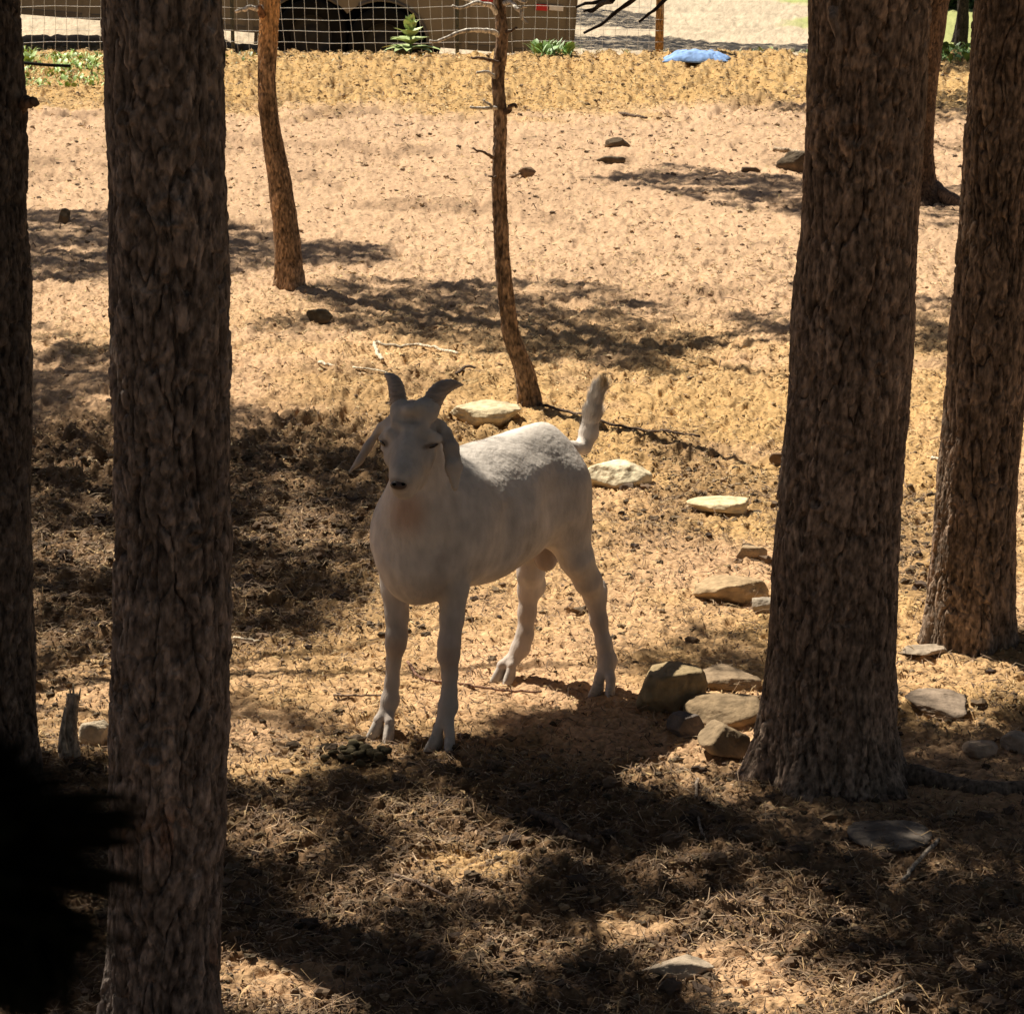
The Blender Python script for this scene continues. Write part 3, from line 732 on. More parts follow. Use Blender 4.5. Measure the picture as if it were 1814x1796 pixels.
    # hind legs
    s.chain([G(-.185, .055, .50), P(1005, 930, 5.60), P(1022, 990, 5.60), P(1042, 1030, 5.63), P(1054, 1056, 5.66), P(1061, 1100, 5.655), P(1070, 1140, 5.645), P(1076, 1170, 5.64), P(1072, 1190, 5.625)],
            [.072, .048, .038, .030, .0245, .0180, .0168, .0205, .017], .014)
    s.ell(P(1060, 1046, 5.69), (.02, .016, .03), None, .02)
    s.ell(P(990, 880, 5.61), (.062, .065, .115), RB, .05)
    s.chain([G(-.17, -.07, .47), P(945, 965, 5.74), P(940, 1015, 5.74), P(937, 1045, 5.75), P(934, 1085, 5.745), P(930, 1125, 5.735), P(922, 1148, 5.73), P(908, 1170, 5.72)],
            [.070, .044, .031, .0255, .0205, .0190, .0202, .017], .014)
    s.ell(P(953, 1036, 5.77), (.018, .016, .03), None, .02)
    for c in ((1088, 1165, 5.66), (951, 1101, 5.76)): s.cone(P(c[0] - 10, c[1] - 8, c[2]), P(c[0], c[1], c[2]), .008, .005, .01)
    # folds: behind the shoulder, flank hollow, between brisket and foreleg, jaw to neck
    s.chain([G(.085, .150, .36), G(.070, .150, .43), G(.075, .140, .52)], [.016, .013, .008], .035)if False else None
    s.cone(G(.055, .158, .37), G(.065, .150, .50), .018, .012, .035, sub=True)
    s.ell(G(-.115, .150, .50), (.05, .035, .06), RB, .05, sub=True)
    s.cone(P(768, 1066, 5.19), P(764, 1034, 5.165), .006, .003, .012, sub=True); s.cone(P(712, 1066, 5.24), P(700, 1025, 5.20), .006, .003, .012, sub=True)
    # underside
    s.ell(P(967, 985, 5.68), (.029, .03, .036), None, .008)
    s.cone(G(-.09, 0, .335), G(-.035, 0, .318), .014, .010, .02)
    # tail
    s.chain([G(-.24, 0, .56), P(1033, 792, 5.79), P(1043, 765, 5.80), P(1049, 735, 5.80), P(1054, 708, 5.80), P(1060, 690, 5.80), P(1068, 686, 5.79)], [.026, .0175, .0205, .0195, .0155, .0135, .0110], .012)
    # feet (cloven): two toes each
    feet = [((684, 1262, 5.335), (661, 1297, 5.315), (687, 1300, 5.30), .0125), ((788, 1272, 5.255), (765, 1312, 5.24), (795, 1320, 5.225), .0135),
            ((1073, 1186, 5.63), (1054, 1217, 5.605), (1080, 1221, 5.59), .012), ((908, 1168, 5.72), (880, 1196, 5.70), (900, 1203, 5.69), .012)]
    hoofs = []
    for a, b, c, r in feet:
        A = P(*a); M0 = (P(*b) + P(*c)) / 2
        for e in (b, c):
            E = P(*e); E[2] = 0
            hd = (E - A); hd[2] = 0; hd = hd / np.linalg.norm(hd) * .55 + GF * .45; hd[2] = 0; hd /= np.linalg.norm(hd)
            top = E - hd * .014 + ZAX * .030
            sd = np.cross(hd, ZAX)
            out = (E - M0) @ sd; kk = A + sd * np.sign(out) * .0055
            s.cone(kk, top, .0135, .0108, .005)
            s.cone(top, top - ZAX * .012 + hd * .004, .0108, .0105, .003)
            s.cone(A - GF * .012 - ZAX * .006 + sd * np.sign(out) * .006, A - GF * .016 - ZAX * .014 + sd * np.sign(out) * .007, .006, .003, .005)
            hoofs.append((E, hd, sd, top))
    V, Q = surface_nets(s.F, s.lo, s.h)
    # relax
    e = np.concatenate([Q[:, [0, 1]], Q[:, [1, 2]], Q[:, [2, 3]], Q[:, [3, 0]]])
    deg = np.bincount(e.ravel(), minlength=len(V)).astype(float)[:, None]
    for it in range(4):
        A = np.zeros_like(V)
        for c in range(3): A[:, c] = np.bincount(e[:, 0], V[e[:, 1], c], len(V)) + np.bincount(e[:, 1], V[e[:, 0], c], len(V))
        V = V + ((A / deg) - V) * (.6 if it % 2 == 0 else -.35)
    # slight muscle and skin relief
    nrm = np.zeros_like(V); fn = np.cross(V[Q[:, 2]] - V[Q[:, 0]], V[Q[:, 3]] - V[Q[:, 1]])
    for c in range(3):
        for j in range(4): nrm[:, c] += np.bincount(Q[:, j], fn[:, c], len(V))
    nrm /= np.linalg.norm(nrm, axis=1)[:, None] + 1e-12
    leg = (.35 + .65 * sstep(.26, .38, V[:, 2]))
    leg = leg * np.where((V[:, 0] > .15) & (V[:, 2] > .6) & (V[:, 1] > 5.7), .15, 1)
    V = V + nrm * leg[:, None] * (.0062 * fbm3(V * np.array([13, 13, 9.]), 2, 5) + .0009 * fbm3(V * 45, 2, 9) + .0007 * fbm3(V * 130, 2, 10))[:, None]
    # pigment
    n1 = fbm3(V * 9, 3, 3)[:, None]; n2 = fbm3(V * 40, 2, 4)[:, None]
    n3 = fbm3(V * np.array([26, 26, 9.]), 3, 6)[:, None]; C = np.array([.63, .56, .49]) * (1 + .26 * n1 + .16 * n2 + .20 * n3)
    def spot(c, r, col, amt, soft=.5):
        nonlocal C
        d = np.linalg.norm((V - c) / np.asarray(r), axis=1) + .15 * n1[:, 0]
        w = (amt * (1 - sstep(1 - soft, 1, d)))[:, None]; C = C + (np.array(col) - C) * w
    spot(P(722, 915, 5.2), (.06, .2, .075), (.50, .31, .21), .75, .8)       # tawny throat
    headm = sstep(5.30, 5.2, V[:, 1]) * sstep(.60, .66, V[:, 2])
    C = C * (1 - .16 * (headm * (.5 + .8 * np.abs(fbm3(V * 22, 2, 14)) * 2))[:, None])
    spot(P(797, 812, 5.13), (.028, .03, .075), (.36, .30, .25), .85, .4); spot(P(650, 800, 5.18), (.05, .03, .07), (.42, .35, .29), .6, .7)
    spot(P(967, 985, 5.68), (.036, .036, .042), (.20, .12, .075), .9, .3)
    spot(P(1067, 682, 5.79), (.026, .05, .020), (.30, .20, .09), .85, .6)
    for q in (P(702, 1150, 5.33), P(796, 1165, 5.25)): spot(q, (.04, .05, .045), (.36, .24, .17), .55, .8)
    for q in (P(1064, 1090, 5.65), P(932, 1090, 5.7)): spot(q, (.05, .08, .07), (.40, .30, .22), .5, .8)
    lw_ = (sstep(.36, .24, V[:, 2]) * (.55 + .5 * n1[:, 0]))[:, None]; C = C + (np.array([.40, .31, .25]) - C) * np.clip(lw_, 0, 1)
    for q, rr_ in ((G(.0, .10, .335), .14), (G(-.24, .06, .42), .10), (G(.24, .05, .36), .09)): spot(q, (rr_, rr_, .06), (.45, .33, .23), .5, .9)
    spot(P(781, 1015, 5.1), (.025, .2, .02), (.3, .2, .15), .5, .8)
    spot(P(935, 948, 5.5), (.012, .3, .03), (.22, .16, .12), .35, .8)
    spot(P(764, 791, 5.09), (.023, .05, .008), (.12, .09, .07), .85, .5); spot(P(680, 787, 5.11), (.012, .05, .012), (.12, .09, .07), .85, .5); spot(P(767, 832, 5.08), (.006, .06, .045), (.30, .23, .18), .4, .8)
    spot(P(704, 859, 5.02), (.026, .05, .018), (.10, .065, .055), .5, .4)
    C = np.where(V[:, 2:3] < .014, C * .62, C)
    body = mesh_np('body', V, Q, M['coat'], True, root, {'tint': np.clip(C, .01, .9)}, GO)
    # nose pad
    def blob(name, c, r, R, col, mat, n=2):
        me = []; import bmesh
        bm = bmesh.new(); bmesh.ops.create_icosphere(bm, subdivisions=n + 1, radius=1)
        W = np.array([v.co[:] for v in bm.verts]); T = np.array([[l.vert.index for l in f.loops] for f in bm.faces]); bm.free()
        W = (W * np.asarray(r)) @ np.asarray(R).T + c
        return W, T
    nb_ = MB(); c0 = P(706, 859, 5.020)
    W, T = blob('', c0, (.0175, .0100, .0100), RH, None, None, 3); nb_.add(W, T=T, col=(.07, .045, .04))
    nose = nb_.build('nose', tinted('nose_skin', (1, 1, 1), .45, .5, 80, .2, .001, 200), root, None); nose.location = tuple(-GO)
    for side, (q, nm) in enumerate((((698, 858, 5.012), 'nostril'), ((714, 858, 5.012), 'nostril'))):
        k = MB(); W, T = blob('', P(*q), (.0042, .0032, .004), RH, None, None, 2); k.add(W, T=T, col=(.012, .01, .01)); o = k.build(nm, M['black'], nose)
    for e0, e1 in ((P(673, 781, 5.128), P(689, 791, 5.114)), (P(752, 794, 5.097), P(776, 786, 5.112))):
        ax = e1 - e0; hl = np.linalg.norm(ax) / 2; ax /= hl * 2; ay = np.cross(ax, np.array([0, -1.0, .2])); ay /= np.linalg.norm(ay); az = np.cross(ax, ay)
        k = MB(); W, T = blob('', (e0 + e1) / 2 + np.array([0, .0035, 0]), (hl * 1.05, .0060, .0078), np.stack([ax, ay, az], 1), None, None, 3); k.add(W, T=T); o = k.build('eye', M['eye'], root); o.location = tuple(-GO)
    for pts, rr in (([(707, 716, 5.155), (704, 700, 5.165), (702, 686, 5.18), (698, 675, 5.195), (690, 667, 5.21), (680, 662, 5.225)], [.0185, .0180, .0168, .0142, .0092, .0012]),
                    ([(764, 718, 5.15), (769, 704, 5.16), (778, 692, 5.175), (790, 684, 5.19), (804, 681, 5.205), (821, 682, 5.22)], [.0205, .0200, .0185, .0155, .0105, .0012])):
        q = np.array([P(*p) for p in pts]); s_ = np.linspace(0, len(q) - 1, 40)
        qq = np.stack([np.interp(s_, np.arange(len(q)), q[:, c]) for c in range(3)], 1)
        for _ in range(14): qq[1:-1] = (qq[:-2] + 2 * qq[1:-1] + qq[2:]) / 4
        r_ = np.interp(s_, np.arange(len(q)), rr) * (1 + .05 * np.sin(s_ * 14))
        k = MB(); k.tube(qq - GO, r_, 18, col=(.36, .28, .22), jit=.05); k.build('horn', M['horn'], root)
    # hooves: sloping horn wall from the coronet down to a pointed flat sole
    for E, hd, sd, top in hoofs:
        k = MB(); nt = 28; th = np.arange(nt) / nt * 2 * np.pi; rings = []
        for q, (zz, fx, ln, wd) in enumerate(((.034, -.004, .0115, .0098), (.029, -.002, .0130, .0108), (.020, .001, .0160, .0112), (.010, .005, .0200, .0116), (.0, .009, .0235, .0116), (-.008, .012, .025, .0112))):
            cx_ = np.cos(th); pt = np.where(cx_ > 0, np.abs(np.sin(th)) ** 1.25 * np.sign(np.sin(th)), np.sin(th))
            c0_ = E - hd * .014 + hd * fx
            rings.append(c0_ + hd * (cx_ * ln)[:, None] + sd * (pt * wd)[:, None] + ZAX * zz)
        V_ = np.vstack(rings); nr = len(rings); ii = np.arange(nr - 1)[:, None] * nt; jj = np.arange(nt)[None, :]
        Q_ = np.stack([ii + jj, ii + (jj + 1) % nt, ii + nt + (jj + 1) % nt, ii + nt + jj], -1).reshape(-1, 4)
        V_ = np.vstack([V_, top]); T_ = [(len(V_) - 1, q, (q + 1) % nt) for q in range(nt)]
        k.add(V_, Q=Q_, T=T_, col=(.46, .40, .34)); o = k.build('hoof', M['hoof'], root); o.location = tuple(-GO)
    # tail and coat fringe: short hair blades lying along the skin
    r_ = np.random.default_rng(3)
    pick = r_.choice(len(V), 80000)
    tl = np.flatnonzero((V[:, 0] > .14) & (V[:, 2] > .60) & (V[:, 1] > 5.70)); pick = np.concatenate([pick, r_.choice(tl, 5000)])
    v, nn, cc = V[pick], nrm[pick], C[pick]
    flow = np.tile(-GF * .8 + np.array([0, 0, -.7]), (len(v), 1))
    hdm = v[:, 2] > .6; near_head = (v[:, 1] < 5.25) & hdm
    flow[near_head] = -fw + 0 * flow[near_head]
    tailm = (v[:, 0] > .14) & (v[:, 2] > .58) & (v[:, 1] > 5.68)
    flow[tailm] = P(1066, 680, 5.8) - P(1036, 780, 5.8)
    flow -= nn * (flow * nn).sum(1)[:, None]; flow /= np.linalg.norm(flow, axis=1)[:, None] + 1e-9
    flow += nn * (.10 + .14 * r_.random(len(v)))[:, None] + r_.normal(size=v.shape) * .10
    L = np.where(tailm, .026, np.where(near_head, .004, .0065)) * (.5 + r_.random(len(v)))
    L = np.where(v[:, 2] < .34, L * .55, L); L = np.where(near_head & (v[:, 2] > .775), L * 2.2, L)
    sdv = np.cross(flow, nn); sdv /= np.linalg.norm(sdv, axis=1)[:, None] + 1e-9
    w = .00045
    a = v - nn * .001
    W3 = np.stack([a - sdv * w, a + sdv * w, a + flow * L[:, None]], 1).reshape(-1, 3)
    cc3 = np.repeat(cc * (1 + .12 * r_.normal(size=(len(v), 1))), 3, 0)
    o = mesh_np('coat_hair', W3, np.arange(len(W3)).reshape(-1, 3), M['coat'], True, root, {'tint': np.clip(cc3, .01, .95)}, GO)
    tag(o, kind='stuff')
goat()

# ------------------------------------------------------------------ rocks, sticks, lumps
import bmesh
_bm = bmesh.new(); bmesh.ops.create_icosphere(_bm, subdivisions=5, radius=1); ICO_V = np.array([v.co[:] for v in _bm.verts]); ICO_T = np.array([[l.vert.index for l in f.loops] for f in _bm.faces]); _bm.free()
_bm = bmesh.new(); bmesh.ops.create_icosphere(_bm, subdivisions=2, radius=1); ICS_V = np.array([v.co[:] for v in _bm.verts]); ICS_T = np.array([[l.vert.index for l in f.loops] for f in _bm.faces]); _bm.free()

def rock_shape(seed, size, planes=15, rnd=.0, V0=None):
    r_ = np.random.default_rng(seed); V = (ICO_V if V0 is None else V0)
    N = r_.normal(size=(planes, 3)); N /= np.linalg.norm(N, axis=1)[:, None]
    N = np.vstack([N, [[0, 0, 1]], [[0, 0, -1]]]); d = np.concatenate([r_.uniform(.62, .95, planes), [.72, .7]])
    dot = V @ N.T; rr = np.where(dot > .05, d / np.maximum(dot, .05), 9)
    k = 60.0; R = -np.log(np.exp(-k * rr).sum(1) + math.exp(-k * 1.15)) / k
    W = V * R[:, None]
    W = W + V * (.05 * fbm3(W * 2.5 + seed, 3, seed) + .025 * fbm3(W * 9, 3, seed + 2) - .03 * sstep(.1, .4, fbm3(W * 5 + 3, 2, seed + 8)))[:, None]
    return W * np.asarray(size)

def rock(px, py, w, h, label, seed, depth=None, col=(.50, .40, .26), rot=0, zt=.0, name='rock', tilt=0, grp='rocks lying on the dirt', planes=11, cat='rock'):
    """w,h apparent size in photo pixels; py = its foot"""
    g = gat(px, py); zc = g[1] * CC + CAM_H * SS
    W = w / F_PX * zc; dd = (depth if depth is not None else W * .7)
    Hh = max((h / F_PX * zc - dd * .16) / .96, .014)
    g[1] += dd / 2
    sink = .28 * Hh; sz = (W / 1.5, dd / 1.5, (Hh + sink) / 1.42)
    V = rock_shape(seed, sz, planes)
    Rm = np.array(Matrix.Rotation(rot, 3, 'Z') @ Matrix.Rotation(tilt, 3, 'Y'))
    V = V @ Rm.T
    z0 = float(Hm(g[0], g[1])); V[:, 2] += -V[:, 2].min() - sink
    r_ = fbm3(V * 12 + seed, 3, seed + 5)[:, None]
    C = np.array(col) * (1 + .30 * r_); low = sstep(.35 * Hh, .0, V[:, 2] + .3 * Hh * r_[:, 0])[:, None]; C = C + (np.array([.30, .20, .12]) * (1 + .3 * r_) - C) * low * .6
    o = mesh_np(name, V, ICO_T, M['rock'], True, None, {'tint': C})
    o.location = (float(g[0]), float(g[1]), z0)
    return tag(o, label, cat, grp)

tan = (.60, .48, .30); gry = (.40, .33, .25)
rock(858, 745, 108, 38, 'broad pale sunlit rock behind the goat, next to the dead sapling foot', 1, .16, tan)
rock(1096, 860, 80, 48, 'bright cream rock just right of the tail and rump', 2, .12, (.68, .57, .38))
rock(1281, 912, 92, 26, 'flat pale slab in the sun left of the thick right trunk', 3, .09, (.64, .50, .30), planes=8)
rock(1298, 1066, 90, 42, 'brown rounded rock touching the shade left of the thick right trunk', 4, .10, (.40, .28, .16))
rock(1356, 1082, 46, 26, 'small grey stone tucked against the thick right trunk', 5, .04, gry)
rock(1328, 994, 42, 20, 'small tan stone lying above the brown rounded rock', 6, .03, (.42, .30, .18))
rock(1192, 1262, 92, 76, 'tall pointed rock, leftmost of the pile at the foot of the thick right trunk', 7, .10, (.27, .20, .11), rot=.6, planes=8)
rock(1280, 1222, 96, 36, 'flat topped slab at the back of the rock pile by the thick right trunk', 8, .12, (.28, .20, .125), rot=.2, planes=8)
rock(1286, 1280, 96, 44, 'large block in the middle of the rock pile by the thick right trunk', 9, .10, (.24, .17, .10), rot=-.1, planes=9)
rock(1218, 1305, 50, 42, 'small dark knobbly stone in front of the rock pile', 10, .05, (.16, .13, .11))
rock(1285, 1342, 64, 50, 'tilted slab leaning at the front of the rock pile against the trunk foot', 14, .09, (.23, .165, .10), tilt=.5, planes=8)
rock(1668, 1262, 90, 32, 'rounded slab in the shade between the two right-hand trunks', 11, .14, (.24, .18, .13))
rock(1745, 1338, 50, 26, 'small leaning stone near the right edge', 13, .05, (.38, .28, .2))
rock(1806, 1330, 50, 36, 'stone cut off by the right edge of the photo', 15, .08, (.34, .27, .2))
rock(1582, 1505, 100, 26, 'half buried pale backed stone in the shade at lower right', 16, .12, (.17, .14, .115), planes=7)
rock(1203, 1737, 86, 34, 'small pale stone near the bottom edge', 17, .045, (.42, .33, .24))
rock(168, 1318, 40, 40, 'round pale stone beside the short stump at left', 18, .04, (.5, .4, .28))
rock(1383, 812, 26, 16, 'small brown pebble alone in the sunlit dirt right of the rump', 19, .02, (.2, .13, .08))
rock(1640, 1160, 70, 14, 'low stone at the foot of the right edge trunk', 20, .06, (.32, .25, .18))
rock(1420, 303, 58, 34, 'dark knotted lump at the left side of the thick right trunk, in the sunlit dirt', 21, .12, (.10, .075, .05), cat='clod', name='dirt_clod', grp='dark clods on the dirt')
rock(1092, 262, 34, 18, 'dark clod in the sunlit dirt right of the dead sapling', 22, .06, (.11, .08, .05), cat='clod', name='dirt_clod', grp='dark clods on the dirt')
rock(1084, 290, 36, 12, 'flat dark clod just below another one, right of the dead sapling', 23, .05, (.12, .09, .06), cat='clod', name='dirt_clod', grp='dark clods on the dirt')
rock(934, 310, 22, 16, 'small clod beside a short twig next to the dead sapling', 24, .05, (.2, .13, .08), cat='clod', name='dirt_clod', grp='dark clods on the dirt')
rock(113, 394, 20, 24, 'dark round clod in the shade strip between the two left trunks', 25, .05, (.13, .09, .05), cat='clod', name='dirt_clod', grp='dark clods on the dirt')
rock(566, 568, 34, 22, 'dark clod below the foot of the rusty sapling', 26, .05, (.1, .075, .045), cat='clod', name='dirt_clod', grp='dark clods on the dirt')
rock(1327, 308, 28, 10, 'flat clod in the tree shade near the thick right trunk', 27, .04, (.13, .09, .06), cat='clod', name='dirt_clod', grp='dark clods on the dirt')
rock(1110, 868, 24, 14, 'dark clod beneath the bright cream rock', 28, .03, (.14, .1, .07), cat='clod', name='dirt_clod', grp='dark clods on the dirt')
# dung heap in front of the front hooves
dung = MB(); dung.add(rock_shape(199, (.05, .035, .012), 6, V0=ICS_V) + [0, 0, .004], T=ICS_T, col=(.08, .06, .035)); g0 = gat(642, 1340)
for k in range(34):
    a = rng.normal(size=2) * (.032, .022); sz = rng.uniform(.006, .014)
    dung.add(rock_shape(200 + k, (sz, sz * .9, sz * .8), 6, V0=ICS_V) + [a[0], a[1], .008 + rng.random() * .014], T=ICS_T, col=np.array((.07, .055, .03)) * rng.uniform(.6, 1.6))
o = dung.build('dung_pile', M['rock']); o.location = (float(g0[0]), float(g0[1]), float(Hm(*g0))); tag(o, 'heap of dark droppings on the dirt in front of the left front hoof', 'dung')

def stick(poly, r0, r1, col, label, lift=.006, name='stick', group='sticks lying on the ground', forks=()):
    pts = []
    for x, y in poly:
        g = gat(x, y); pts.append([g[0], g[1], float(Hm(*g)) + lift + r0 * .6])
    pts = np.array(pts); org = pts[0].copy(); s = np.linspace(0, len(pts) - 1, (len(pts) - 1) * 5 + 1)
    q = np.stack([np.interp(s, np.arange(len(pts)), pts[:, c]) for c in range(3)], 1)
    q[1:-1] += rng.normal(size=(len(q) - 2, 3)) * r0 * .3
    mb = MB(); mb.tube(q - org, np.linspace(r0, r1, len(q)), 7, col=col, jit=.3)
    for fx, (f0, f1) in enumerate(forks):
        a = gat(*f0); b = gat(*f1); mb.tube(np.array([[a[0], a[1], lift + .006], [(a[0] + b[0]) / 2, (a[1] + b[1]) / 2 + .002, lift + .012], [b[0], b[1], lift + .008]]) - [org[0], org[1], org[2] - .0], [r1 * 1.2, r1, r1 * .6], 5, col=col)
    o = mb.build(name, M['bark']); o.location = tuple(float(v) for v in org)
    return tag(o, label, 'stick', group)

pw = (.62, .52, .38); dkb = (.12, .08, .055)
stick([(678, 642), (668, 625), (662, 610), (700, 614), (740, 612), (770, 618), (812, 632)], .008, .006, pw, 'long bent pale stick lying above the horns')
stick([(565, 648), (595, 655)], .007, .005, pw, 'short pale stick left of the bent pale stick')
stick([(625, 656), (660, 660), (690, 668)], .004, .003, pw, 'thin pale twig ending at the left horn tip')
stick([(808, 668), (825, 654), (842, 656)], .007, .004, dkb, 'small dark curved twig above the right horn')
stick([(1097, 205), (1125, 210), (1146, 213)], .012, .008, dkb, 'short dark stick far back in the straw coloured bank')
stick([(1370, 270), (1400, 272), (1428, 282)], .018, .010, (.4, .3, .2), 'pale broken branch lying by the dark knotted lump')
stick([(905, 312), (925, 308), (938, 302)], .008, .005, (.35, .25, .17), 'short twig right of the dead sapling')
stick([(955, 716), (985, 728), (1040, 740), (1100, 758), (1170, 768), (1240, 774)], .006, .004, dkb, 'long thin dark strip drawn as the shadow of the dead sapling, running right from its foot', forks=[((1170, 768), (1200, 776))])  # dark strip modelled along the line of the dead sapling's cast shadow
stick([(590, 1231), (640, 1232), (676, 1232)], .003, .002, (.2, .14, .1), 'thin dark straw left of the front hooves')
stick([(722, 1175), (735, 1195), (755, 1205), (800, 1209), (850, 1216), (900, 1222), (960, 1222)], .0035, .0025, (.22, .12, .08), 'thin reddish root twig lying between the four legs')
stick([(1598, 1572), (1620, 1545), (1662, 1500)], .0045, .004, (.34, .28, .22), 'straight grey stick standing out near the half buried pale stone')
stick([(940, 1452), (985, 1478), (1010, 1500), (1060, 1512)], .010, .007, (.10, .07, .05), 'dark curved stick in the shade beyond the sun patch')
stick([(1236, 1385), (1232, 1440), (1240, 1480), (1252, 1500)], .004, .002, (.3, .23, .17), 'thin upright weed stalk in front of the rock pile')
stick([(1405, 1372), (1412, 1362), (1424, 1357)], .003, .0015, (.55, .42, .25), 'small curled dry leaf stem at the foot of the thick right trunk')
stick([(414, 1132), (440, 1135), (462, 1138)], .004, .003, pw, 'pale straw right of the thick left trunk')
stick([(1650, 818), (1665, 822), (1684, 830)], .006, .004, pw, 'pale stick between the two right-hand trunks')
stick([(1540, 1790), (1600, 1760), (1640, 1735)], .004, .003, (.4, .32, .22), 'pale stick at the bottom edge, right of centre')
stick([(700, 1560), (760, 1580), (800, 1600), (860, 1610)], .004, .002, (.16, .11, .08), 'thin dark twig crossing the sun patch edge')
# broken stump at left
s0 = gat(122, 1338); st = empty('broken_stump', (*s0, float(Hm(*s0))), 'short broken grey stump stick standing between the two left trunks', 'stump')
pz = [P(124, 1338, s0[1]), P(121, 1300, s0[1] + .0), P(126, 1262, s0[1] + .005), P(130, 1230, s0[1] + .01)]
pz = np.array(pz); s_ = np.linspace(0, 3, 40); q = np.stack([np.interp(s_, range(4), pz[:, c]) for c in range(3)], 1)
mb = MB(); mb.tube(q - [s0[0], s0[1], float(Hm(*s0))], np.interp(s_, range(4), [.024, .019, .0145, .0135]), 16, col=(.30, .24, .18), jit=.18); mb.build('stem', M['bark'], st)
mb = MB()
for k in range(5):
    a = pz[3] + [(k - 2) * .005, 0, -.01]; mb.tube([a - [s0[0], s0[1], 0], a + [(k - 2) * .003, .002, .018 + .01 * (k % 3)] - [s0[0], s0[1], 0]], [.004, .001], 5, col=(.45, .36, .25))
mb.build('splinter', M['bark'], st)
mb = MB(); mb.tube(np.array([P(112, 1330, s0[1] - .03), P(110, 1296, s0[1] - .02), P(116, 1250, s0[1] - .01)]) - [s0[0], s0[1], 0], [.012, .007, .003], 8, col=(.42, .35, .27), jit=.2); mb.build('bark_strip', M['bark'], st)

# ------------------------------------------------------------------ ground litter
def litter(name, n, d0, d1, L, W, cols, seed, lift=.004, power=1.0, pitch=.25, mask=None, label=None, spread=.23):
    r_ = np.random.default_rng(seed)
    u = r_.random(n * 2); y = (d0 ** (2 - power) + u * (d1 ** (2 - power) - d0 ** (2 - power))) ** (1 / (2 - power)) if power < 2 else d0 * (d1 / d0) ** u
    x = r_.uniform(-1, 1, n * 2) * (spread * y + .2)
    if mask is not None:
        k = r_.random(n * 2) < mask(x, y); x, y = x[k], y[k]
    x, y = x[:n], y[:n]; n = len(x)
    z = Hf(x, y) + lift * r_.random(n)
    a = r_.uniform(0, 2 * np.pi, n); pt = r_.normal(size=n) * pitch
    sc = 1 + np.maximum(y - 6, 0) * .07
    l = L * (.4 + 1.1 * r_.random(n)) * sc; w = W * (.5 + r_.random(n)) * sc
    d = np.stack([np.cos(a) * np.cos(pt), np.sin(a) * np.cos(pt), np.sin(pt)], 1)
    s = np.stack([-np.sin(a), np.cos(a), r_.normal(size=n) * .5], 1); s /= np.linalg.norm(s, axis=1)[:, None]
    c = np.stack([x, y, z], 1); bend = (r_.normal(size=n) * .18)[:, None] * l[:, None] * np.cross(d, s) + (r_.normal(size=n) * .12)[:, None] * l[:, None] * s
    h = d * l[:, None] / 2; ws = s * w[:, None] / 2
    V = np.stack([c - h - ws * .5, c - h + ws * .5, c + bend - ws, c + bend + ws, c + h - ws * .4, c + h + ws * .4], 1)
    V[:, :, 2] = np.maximum(V[:, :, 2], (z - .004)[:, None])
    i = np.arange(n)[:, None] * 6
    Q = np.concatenate([i + [0, 1, 3, 2], i + [2, 3, 5, 4]])
    cols = np.array(cols); C = cols[r_.integers(0, len(cols), n)] * (.7 + .6 * r_.random(n))[:, None]
    o = mesh_np(name, V.reshape(-1, 3), Q, M['litter'], False, None, {'tint': np.repeat(C, 6, 0)})
    return tag(o, label, None, None, 'stuff')

STR = [(.54, .38, .18), (.48, .33, .16), (.58, .44, .24), (.36, .24, .12), (.22, .14, .08), (.48, .33, .16)]
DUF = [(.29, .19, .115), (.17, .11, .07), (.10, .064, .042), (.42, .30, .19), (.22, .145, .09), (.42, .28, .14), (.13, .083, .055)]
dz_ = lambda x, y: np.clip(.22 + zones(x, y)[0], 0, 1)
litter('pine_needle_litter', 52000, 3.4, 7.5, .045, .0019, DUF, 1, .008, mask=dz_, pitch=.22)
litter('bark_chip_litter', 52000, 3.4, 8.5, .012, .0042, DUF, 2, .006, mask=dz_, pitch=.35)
litter('straw_litter', 60000, 4.8, 12, .015, .0030, STR, 3, .004, pitch=.22, mask=lambda x, y: np.clip(.45 + zones(x, y)[1] * .6, 0, 1))
litter('dry_grass_litter', 60000, 9, 24, .022, .0042, STR, 4, .004, pitch=.22, mask=lambda x, y: np.clip(.22 + zones(x, y)[1], 0, 1))

